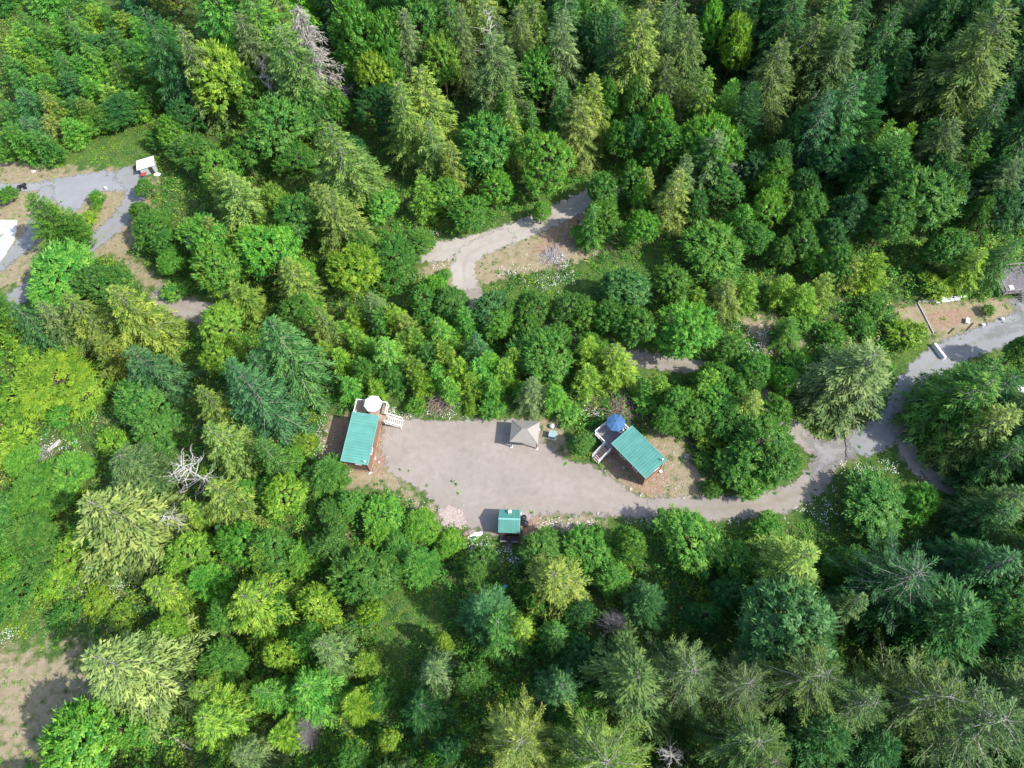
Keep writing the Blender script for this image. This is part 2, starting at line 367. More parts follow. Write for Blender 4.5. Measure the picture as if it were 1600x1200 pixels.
g_pad = gravel_mat('pad_gravel', (.272, .236, .205), (.325, .283, .248), (.215, .182, .148), marks=True)
g_drv = gravel_mat('drive_gravel', (.262, .232, .204), (.310, .275, .243), (.20, .172, .135), .45)
g_gry = gravel_mat('grey_gravel', (.225, .228, .232), (.27, .274, .276), (.23, .21, .18), .3)
g_up = gravel_mat('upper_gravel', (.33, .30, .265), (.39, .355, .315), (.29, .245, .19), .2)
g_jun = gravel_mat('junction_gravel', (.235, .23, .225), (.285, .278, .27), (.22, .195, .165), 0, 3.2)
g_lot = gravel_mat('lot_gravel', (.235, .242, .262), (.285, .292, .305), (.24, .215, .17))
g_shl = gravel_mat('pink_gravel', (.40, .31, .28), (.45, .36, .325), (.33, .25, .215), 0, .8)
road('gravel_yard', 'wide pale gravel yard between the two cabins', ('p', PAD), .010, g_pad)
road('gravel_patch', 'pinkish heap of spread gravel at the yard edge', ('p', SHELL), .020, g_shl)
road('driveway', 'gravel driveway leaving the yard to the right', ('l', DRIVE, 3.9), .030, g_drv)
road('gravel_junction', 'grey gravel apron where the driveways meet', ('p', JUNC), .050, g_jun)
road('forest_lane', 'narrow gravel lane winding behind the cabins', ('l', DRIVE_N, 3.2), .040, g_drv)
road('access_road', 'grey gravel road running out to the right', ('l', EAST, 4.6), .060, g_gry)
road('south_lane', 'rutted dark lane curving down to the right', ('l', SOUTH, 3.0), .070, g_drv)
road('upper_road', 'pale gravel road through the upper wood', ('l', UPPER, 4.6), .010, g_up)
road('back_track', 'short grey strip of track glimpsed in the upper wood', ('l', BACK, 3.2), .010, g_gry)
road('fork_road', 'short gravel spur off the upper road', ('l', FORK, 4.4), .020, g_up)
road('gravel_lot', 'blue-grey gravel turnaround in the left clearing', ('p', LOT), .010, g_lot)
road('loop_road', 'grey gravel road curving down from the turnaround', ('l', LOOP, 4.2), .020, g_gry)
road('side_road', 'grey gravel lane past the concrete slab', ('l', WEST, 3.6), .030, g_gry)
road('gravel_apron', 'grey gravel beside the dark timber deck', ('p', GREY_E), .080, g_jun)
road('dirt_track', 'short brown dirt track under trees', ('l', TRACK, 4.5), .040, g_drv)

# ------------------------------------------------------------------ foliage geometry
def kites(base, d, nrm, L, W, mid=.45):
    """pointed leaf sprays: base (n,3), direction d, normal nrm, length L, width W -> verts, faces"""
    side = np.cross(d, nrm); side /= np.linalg.norm(side, axis=1, keepdims=True) + 1e-9
    L = L[:, None]; W = W[:, None]; m = base + d * L * mid
    V = np.stack([base, m + side * W / 2, base + d * L, m - side * W / 2], 1).reshape(-1, 3)
    return V, np.arange(len(V)).reshape(-1, 4)
def unit(v): return v / (np.linalg.norm(v, axis=1, keepdims=True) + 1e-9)
def spray_dirs(rs, n, up=.0):
    v = rs.normal(size=(n, 3)); v[:, 2] += up; return unit(v)

def tubes_np(A, B, ra, rb, n=5):
    """many tapered sticks as one vertex array"""
    d = unit(B - A); up = np.where(np.abs(d[:, 2:3]) < .9, np.array([[0, 0, 1.]]), np.array([[0, 1., 0]]))
    a = unit(np.cross(d, up)); b = np.cross(a, d); k = len(A); th = 2 * np.pi * np.arange(n) / n
    ring = a[:, None] * np.cos(th)[None, :, None] + b[:, None] * np.sin(th)[None, :, None]
    V = np.concatenate([A[:, None] + ring * ra[:, None, None], B[:, None] + ring * rb[:, None, None]], 1).reshape(-1, 3)
    i = np.arange(n); F = np.stack([i, (i + 1) % n, n + (i + 1) % n, n + i], 1)
    return V, (F[None] + (np.arange(k) * 2 * n)[:, None, None]).reshape(-1, 4)
def merge(parts):
    Vs, Fs, o = [], [], 0
    for V, F in parts: Vs.append(V); Fs.append(F + o); o += len(V)
    return np.concatenate(Vs), np.concatenate(Fs)
def trunk_geo(rs, h, r, segs=7, lean=.02, n=8):
    z = np.linspace(0, h, segs + 1); x = np.cumsum(rs.normal(0, lean * h / segs, segs + 1)); y = np.cumsum(rs.normal(0, lean * h / segs, segs + 1))
    x -= x[0]; y -= y[0]; P = np.c_[x, y, z]; rad = r * (1 - z / h * .93)
    V, F = tubes_np(P[:-1], P[1:], rad[:-1], rad[1:], n)
    return P, rad, (V, F)

def conifer(seed, h=18.0, rad=4.0, levels=30, per=6, droop=.35, rise=.12, base=.12, fan=.36, dens=.26, kw=.2, profile=.85, tipup=0., wood=.0, ragged=.2, hang=.25):
    """trunk mesh + crown mesh of boughs in whorls, each bough a fan of needle sprays"""
    rs = np.random.RandomState(seed)
    P, tr, tg = trunk_geo(rs, h, h * .014 + .05)
    KV, tint = [], []; wood_parts = [tg]
    off = 0; Vs, Fs, T = [], [], []
    A_, B_, ra_, rb_ = [], [], [], []
    lobes = rs.uniform(.75, 1.15, 7)
    for li in range(levels):
        t = base + (1 - base) * (li + rs.uniform(-.3, .3)) / levels; t = min(max(t, .03), .985)
        nb = max(4, int(per * (1 - .35 * t)))
        ph0 = rs.uniform(0, 6.28)
        for b in range(nb):
            ph = ph0 + 6.283 * b / nb + rs.uniform(-.3, .3)
            Lb = rad * ((1 - t) ** profile) * (1 - .35 * max(0, .25 - t) / .25) * rs.uniform(1 - ragged, 1 + ragged) * lobes[int(ph / 6.283 * 7) % 7] + .22
            z0 = h * t; o = np.array([np.interp(z0, P[:, 2], P[:, 0]), np.interp(z0, P[:, 2], P[:, 1]), z0])
            u = np.array([math.cos(ph), math.sin(ph), 0.])
            rr = rise * rs.uniform(.6, 1.4) + (.9 * max(0, t - .75) * 2); dd = droop * rs.uniform(.7, 1.3) * (1 - .6 * t)
            f = lambda s: o + u * (Lb * s)[:, None] + np.array([0, 0, 1.]) * (Lb * (rr * s - dd * s ** 2 + tipup * s ** 3))[:, None]
            n = max(3, int(Lb / dens)); s = (np.arange(n) + rs.uniform(.1, .9, n)) / n * .93 + .07
            s = s[s > .12 if t < .8 else s > 0]
            s = np.repeat(s, 2); n = len(s)
            if n == 0: continue
            sgn = np.tile([1, -1], n // 2); p = f(s); tg_ = unit(f(np.minimum(s + .05, 1.05)) - f(s - .02))
            sd = np.cross(tg_, [0, 0, 1.]); sd = unit(sd)
            ang = rs.uniform(.55, 1.15, n)[:, None] * (1.1 - .5 * s[:, None])
            d = unit(tg_ * np.cos(ang) + sd * sgn[:, None] * np.sin(ang) + np.array([0, 0, -1.]) * (rs.uniform(0, 1, n) * hang)[:, None])
            l = (fan * Lb * (1 - s) ** .75 * rs.uniform(.6, 1.2, n) + .24 + .05 * Lb)
            btint = rs.uniform(.12, .80)
            nr = unit(np.cross(d, tg_) * sgn[:, None] * -1 + rs.normal(0, .35, (n, 3)) + np.array([0, 0, .7]))
            m_ = np.clip((l / .2).astype(int), 2, 7); ix = np.repeat(np.arange(n), m_); N = len(ix)
            fr = (np.concatenate([np.arange(q) for q in m_]) + rs.uniform(0, .6, N)) / m_[ix] * .92
            st = p[ix] + d[ix] * (l[ix] * fr)[:, None]; st[:, 2] -= hang * .35 * l[ix] * fr ** 2
            sw = np.where(rs.rand(N) < .5, 1, -1) * rs.uniform(.1, .75, N)
            pd = np.cross(d[ix], nr[ix]); d2 = unit(d[ix] + pd * sw[:, None] + rs.normal(0, .12, (N, 3)))
            kl = np.minimum(.42, .22 + .3 * l[ix]) * rs.uniform(.6, 1.25, N) * (1.15 - .5 * fr)
            V, F = kites(st, d2, unit(nr[ix] + rs.normal(0, .25, (N, 3))), kl, kw * rs.uniform(.7, 1.3, N), .5)
            Vs.append(V); Fs.append(F + off); off += len(V)
            T.append(np.clip(btint + rs.normal(0, .15, N) + .22 * (s[ix] - .55), 0, 1))
            # tip spray
            V, F = kites(f(np.array([.8])), tg_[-1:], np.array([[0, 0, 1.]]), np.array([.2 * Lb + .4]), np.array([kw * 1.3]))
            Vs.append(V); Fs.append(F + off); off += len(V); T.append(np.array([min(1, btint + .2)]))
            if rs.rand() < wood:
                q = f(np.linspace(0, .85, 5)); A_.append(q[:-1]); B_.append(q[1:])
                r = np.linspace(.018 * Lb + .02, .008, 5); ra_.append(r[:-1]); rb_.append(r[1:])
    # leader
    V, F = kites(P[-1:].repeat(3, 0) - [0, 0, .5], unit(np.array([[0, 0, 1.], [.1, .05, 1], [-.08, .1, 1]])), np.array([[1., 0, 0], [0, 1., 0], [.7, .7, 0]]), np.full(3, 1.1), np.full(3, kw))
    Vs.append(V); Fs.append(F + off); T.append(np.full(3, .7))
    if A_:
        A, B = np.concatenate(A_), np.concatenate(B_); wood_parts.append(tubes_np(A, B, np.concatenate(ra_), np.concatenate(rb_), 4))
    return merge(wood_parts), (np.concatenate(Vs), np.concatenate(Fs)), np.concatenate(T)

def broadleaf(seed, h=10.0, rad=4.0, nclump=130, leaves=60, leaf=.42, cr=.85, low=.22, cone=0., flat=.35, upb=.5, blobs=5, sprigs=500):
    """rounded crown of leaf rosettes on limbs, uneven outline"""
    rs = np.random.RandomState(seed)
    P, tr, tg = trunk_geo(rs, h * .72, h * .018 + .06, lean=.05)
    cz = h * (low + (1 - low) / 2); rz = h * (1 - low) / 2
    nb = blobs; ph = rs.uniform(0, 6.28) + 2.4 * np.arange(nb); fr = rs.uniform(.35, .68, nb); fr[0] = .08
    bc = np.c_[np.cos(ph) * fr * rad, np.sin(ph) * fr * rad, rs.uniform(-.35, .25, nb) * rz]; bc[0, 2] = .12 * rz
    br = rs.uniform(.32, .54, nb); br[0] = .66
    if cone: bc[:, :2] *= (1 - .5 * (bc[:, 2:3] > 0)); bc[0, 2] = .1 * rz
    C, D = [], []; tries = 0
    S3 = np.array([rad, rad, rz])
    while len(C) < nclump and tries < nclump * 40:
        tries += 1; j = rs.choice(nb, p=br ** 2 / (br ** 2).sum()); v = rs.normal(size=3); v[2] += .35; v /= np.linalg.norm(v)
        if v[2] < -.6: continue
        c = bc[j] + v * br[j] * S3 * (rs.uniform(.84, 1.16) if v[2] > -.2 else rs.uniform(.7, 1.0))
        if any(np.linalg.norm((c - bc[q]) / S3) < br[q] * .84 for q in range(nb)): continue
        if cone:
            c[:2] *= 1 - cone * np.clip(c[2] / rz * .5 + .5, 0, 1)
        if C and min(np.linalg.norm(np.array(C[-400:]) - c, axis=1)) < cr * .62: continue
        if rs.rand() < .12: c = c * rs.uniform(.6, .9)
        C.append(c); D.append(v)
    C = np.array(C); D = np.array(D); n = len(D); C[:, 2] += cz
    Vs, Fs, T, off = [], [], [], 0
    for i in range(n):
        k = int(leaves * rs.uniform(.6, 1.25)); r = cr * rs.uniform(.5, 1.35)
        v = spray_dirs(rs, k, .9); out = D[i]
        v = unit(v + out * .6); rad_ = r * rs.uniform(.35, 1.05, k) ** .6
        p = C[i] + v * rad_[:, None] * np.array([1, 1, .7])
        nr = unit(v * (1 - flat) + np.array([0, 0, 1.]) * upb + out * .25 + rs.normal(0, .28, (k, 3)))
        d = unit(np.cross(nr, rs.normal(size=(k, 3))))
        s = leaf * rs.uniform(.6, 1.3, k)
        V, F = kites(p - d * s[:, None] / 2, d, nr, s, s * .8, .5)
        Vs.append(V); Fs.append(F + off); off += len(V)
        T.append(np.clip(rs.uniform(.12, .88) + rs.normal(0, .15, k), 0, 1))
    j = rs.randint(0, n, sprigs); v = unit(D[j] + rs.normal(0, .45, (sprigs, 3)) + np.array([0, 0, .35])); L_ = leaf * rs.uniform(1.6, 3.4, sprigs)
    p = C[j] + unit(D[j] + rs.normal(0, .5, (sprigs, 3))) * (cr * rs.uniform(.5, 1.0, sprigs))[:, None]; nr = unit(np.cross(v, rs.normal(size=(sprigs, 3))) + np.array([0, 0, .5]))
    V, F = kites(p, v, nr, L_, leaf * rs.uniform(.45, .8, sprigs), .4); Vs.append(V); Fs.append(F + off); T.append(np.clip(rs.normal(.6, .18, sprigs), 0, 1))
    # limbs from the trunk to the clumps
    m = rs.choice(n, min(n, 34), replace=False); zt = rs.uniform(.25, .95, len(m)) * P[-1, 2]
    A = np.c_[np.interp(zt, P[:, 2], P[:, 0]), np.interp(zt, P[:, 2], P[:, 1]), zt]; B = C[m]
    Mid = (A + B) / 2 + np.array([0, 0, .06 * h]); r0 = np.full(len(m), .012 * h)
    return merge([tg, tubes_np(A, Mid, r0, r0 * .6, 5), tubes_np(Mid, B, r0 * .6, r0 * .25, 5)]), (np.concatenate(Vs), np.concatenate(Fs)), np.concatenate(T)

def dead_conifer(seed, h=18.0, rad=3.0, levels=34, per=6):
    """standing dead fir: grey trunk, drooping boughs with hanging fine twigs"""
    rs = np.random.RandomState(seed); P, tr, tg = trunk_geo(rs, h, h * .013 + .05)
    A, B, ra, rb = [], [], [], []; Vs, Fs, T, off = [], [], [], 0
    for li in range(levels):
        t = .15 + .84 * li / levels
        for b in range(per):
            ph = rs.uniform(0, 6.28); L = rad * (1 - t) ** .7 * rs.uniform(.5, 1.25) + .2; z0 = h * t
            o = np.array([np.interp(z0, P[:, 2], P[:, 0]), np.interp(z0, P[:, 2], P[:, 1]), z0]); u = np.array([math.cos(ph), math.sin(ph), 0])
            s = np.linspace(0, 1, 5); q = o + u * (L * s)[:, None] + np.array([0, 0, 1.]) * (L * (.1 * s - .45 * s * s))[:, None]
            A.append(q[:-1]); B.append(q[1:]); r = np.linspace(.035, .012, 5); ra.append(r[:-1]); rb.append(r[1:])
            n = int(L / .08) + 4; ss = rs.uniform(.1, 1, n); p = o + u * (L * ss)[:, None] + np.array([0, 0, 1.]) * (L * (.1 * ss - .45 * ss * ss))[:, None]
            d = unit(u * .5 + rs.normal(0, .55, (n, 3)) + np.array([0, 0, -.7])); l = rs.uniform(.25, .8, n)
            V, F = kites(p, d, unit(rs.normal(size=(n, 3))), l, np.full(n, .07)); Vs.append(V); Fs.append(F + off); off += len(V); T.append(rs.rand(n))
    return merge([tg, tubes_np(np.concatenate(A), np.concatenate(B), np.concatenate(ra), np.concatenate(rb), 4)]), (np.concatenate(Vs), np.concatenate(Fs)), np.concatenate(T)
def snag(seed, h=10.0, rad=2.2, nb=26, r0=.16):
    """bare bleached trunk with forked, crooked limbs"""
    rs = np.random.RandomState(seed); P, tr, tg = trunk_geo(rs, h, r0, lean=.05)
    A, B, ra, rb = [], [], [], []
    def limb(o, d, L, r, depth):
        p = o
        for k in range(4):
            q = p + d * L / 4; A.append(p); B.append(q); ra.append(r * (1 - k * .2)); rb.append(r * (1 - (k + 1) * .2))
            d = d + rs.normal(0, .22, 3) + np.array([0, 0, .06]); d = d / np.linalg.norm(d); p = q
            if depth and rs.rand() < .85:
                e = d + rs.normal(0, .6, 3); limb(p, e / np.linalg.norm(e), L * rs.uniform(.3, .55), r * .5, depth - 1)
    for i in range(nb):
        t = rs.uniform(.3, .98); z0 = h * t; ph = rs.uniform(0, 6.28)
        d = np.array([math.cos(ph), math.sin(ph), rs.uniform(-.05, .5)]); d /= np.linalg.norm(d)
        limb(np.array([np.interp(z0, P[:, 2], P[:, 0]), np.interp(z0, P[:, 2], P[:, 1]), z0]), d, rad * (1.15 - t * .6) * rs.uniform(.5, 1.1), .055, 2)
    return tg, tubes_np(np.array(A), np.array(B), np.array(ra), np.array(rb), 4), None
def twig_ball(seed, h=3.0, rad=2.0, n=900):
    """leafless shrub: a haze of thin upright twigs"""
    rs = np.random.RandomState(seed); o = rs.normal(0, .15, (n, 3)); o[:, 2] = np.abs(o[:, 2])
    d = spray_dirs(rs, n, .7); d[:, 2] = np.abs(d[:, 2]); d = unit(d); L = rs.uniform(.5, 1, n) * np.array(rad)
    e = o + d * L[:, None] * np.array([1, 1, h / rad]); m = (o + e) / 2 + rs.normal(0, .12, (n, 3))
    f = e + unit(e - m + rs.normal(0, .4, (n, 3))) * .4
    stem = tubes_np(np.zeros((14, 3)), m[:14], np.full(14, .05), np.full(14, .02), 5)
    return stem, merge([tubes_np(o, m, np.full(n, .016), np.full(n, .011), 3), tubes_np(m, e, np.full(n, .011), np.full(n, .008), 3), tubes_np(e, f, np.full(n, .008), np.full(n, .004), 3)]), None

PROTO = {}
def proto(kind, builds, mt, mc, h0, w0):
    out = []
    for i, (tg, cg, T) in enumerate(builds):
        a = mesh_from(kind + '_trunk', tg[0], tg[1], [M[mt]], smooth=True)
        c = mesh_from(kind + '_crown', cg[0], cg[1], [M[mc]], {'tint': T} if T is not None else None)
        xy = cg[0][:, :2]; r = np.percentile(np.hypot(xy[:, 0], xy[:, 1]), 97)
        out.append((a, c, float(cg[0][:, 2].max()), float(2 * r)))
    PROTO[kind] = out
proto('F', [conifer(10 + i, 17, 4.2, 30, 8, .5, .18, .07, .27, .22, .13, wood=.45, hang=.35, ragged=.3) for i in range(6)], 'pale_bark', 'needle', 17, 8)
proto('H', [conifer(20 + i, 21, 3.8, 44, 8, .5, .16, .06, .26, .20, .12, .72, wood=.4, hang=.55, ragged=.34) for i in range(5)], 'pale_bark', 'needle', 21, 7)
proto('P', [conifer(30 + i, 22, 4.8, 24, 8, .5, .40, .26, .11, .15, .10, .5, tipup=.12, wood=.8, hang=.2, ragged=.34) for i in range(4)], 'pale_bark', 'needle', 22, 9)
proto('Y', [conifer(40 + i, 8, 1.9, 20, 7, .25, .35, .05, .36, .16, .11, .8, hang=.15, ragged=.32) for i in range(5)], 'bark', 'needle', 8, 4)
proto('C', [conifer(50 + i, 13, 3.4, 40, 8, .2, .55, .03, .28, .2, .11, .75, hang=0., ragged=.25) for i in range(3)], 'bark', 'needle', 13, 6)
proto('M', [broadleaf(60 + i, 10, 4.2, 300, 70, .25, .50, low=.08, blobs=4 + i % 4, sprigs=1700) for i in range(8)], 'bark', 'leaf', 10, 8)
proto('A', [broadleaf(70 + i, 10, 3.4, 320, 58, .18, .40, .05, .3, .5, .3, blobs=5 + i % 3, sprigs=2600) for i in range(6)], 'bark', 'leaf', 10, 7)
proto('S', [broadleaf(80 + i, 2.6, 1.6, 70, 60, .16, .34, .02, 0, .3, .4, blobs=4) for i in range(4)], 'bark', 'leaf', 2.6, 3)
proto('D', [dead_conifer(90)], 'dead', 'dead', 18, 6)
proto('B', [snag(94 + i) for i in range(4)], 'snag', 'snag', 10, 4)
proto('W', [twig_ball(98 + i) for i in range(2)], 'twig', 'twig', 3, 4)

COL = {'g': (.070, .205, .030), 'lg': (.100, .288, .034), 'yg': (.152, .300, .030), 'dg': (.034, .128, .027), 'bg': (.056, .172, .048),
       'ol': (.160, .255, .044), 'gy': (.120, .212, .055), 'pg': (.195, .290, .070), 'do': (.086, .160, .038), 'n': (.36, .33, .325)}  # deep olive: olive darkened to hold the shade of the right-hand side
CNAME = {'g': 'mid-green', 'lg': 'bright green', 'yg': 'yellow-green', 'dg': 'dark green', 'bg': 'blue-green', 'ol': 'olive', 'gy': 'grey-green', 'pg': 'pale green', 'do': 'deep olive', 'n': ''}
KNAME = {'F': ('fir_tree', 'fir'), 'H': ('hemlock_tree', 'droopy conifer'), 'P': ('spruce_tree', 'spiky conifer'), 'Y': ('young_conifer', 'young conifer'),
         'C': ('cedar_tree', 'feathery conifer'), 'M': ('maple_tree', 'round-crowned tree'), 'A': ('alder_tree', 'soft-leafed tree'), 'S': ('shrub', 'shrub'),
         'D': ('dead_tree', 'grey dead conifer'), 'B': ('bare_snag', 'bleached bare tree'), 'W': ('bare_shrub', 'grey leafless bush')}
GNAME = {'F': 'firs in the wood', 'H': 'droopy conifers in the wood', 'P': 'spiky conifers in the wood', 'Y': 'young conifers', 'C': 'feathery conifers',
         'M': 'round leafy trees', 'A': 'soft leafy trees', 'S': 'low leafy shrubs', 'D': 'dead conifers', 'B': 'bleached bare trees', 'W': 'grey leafless bushes'}
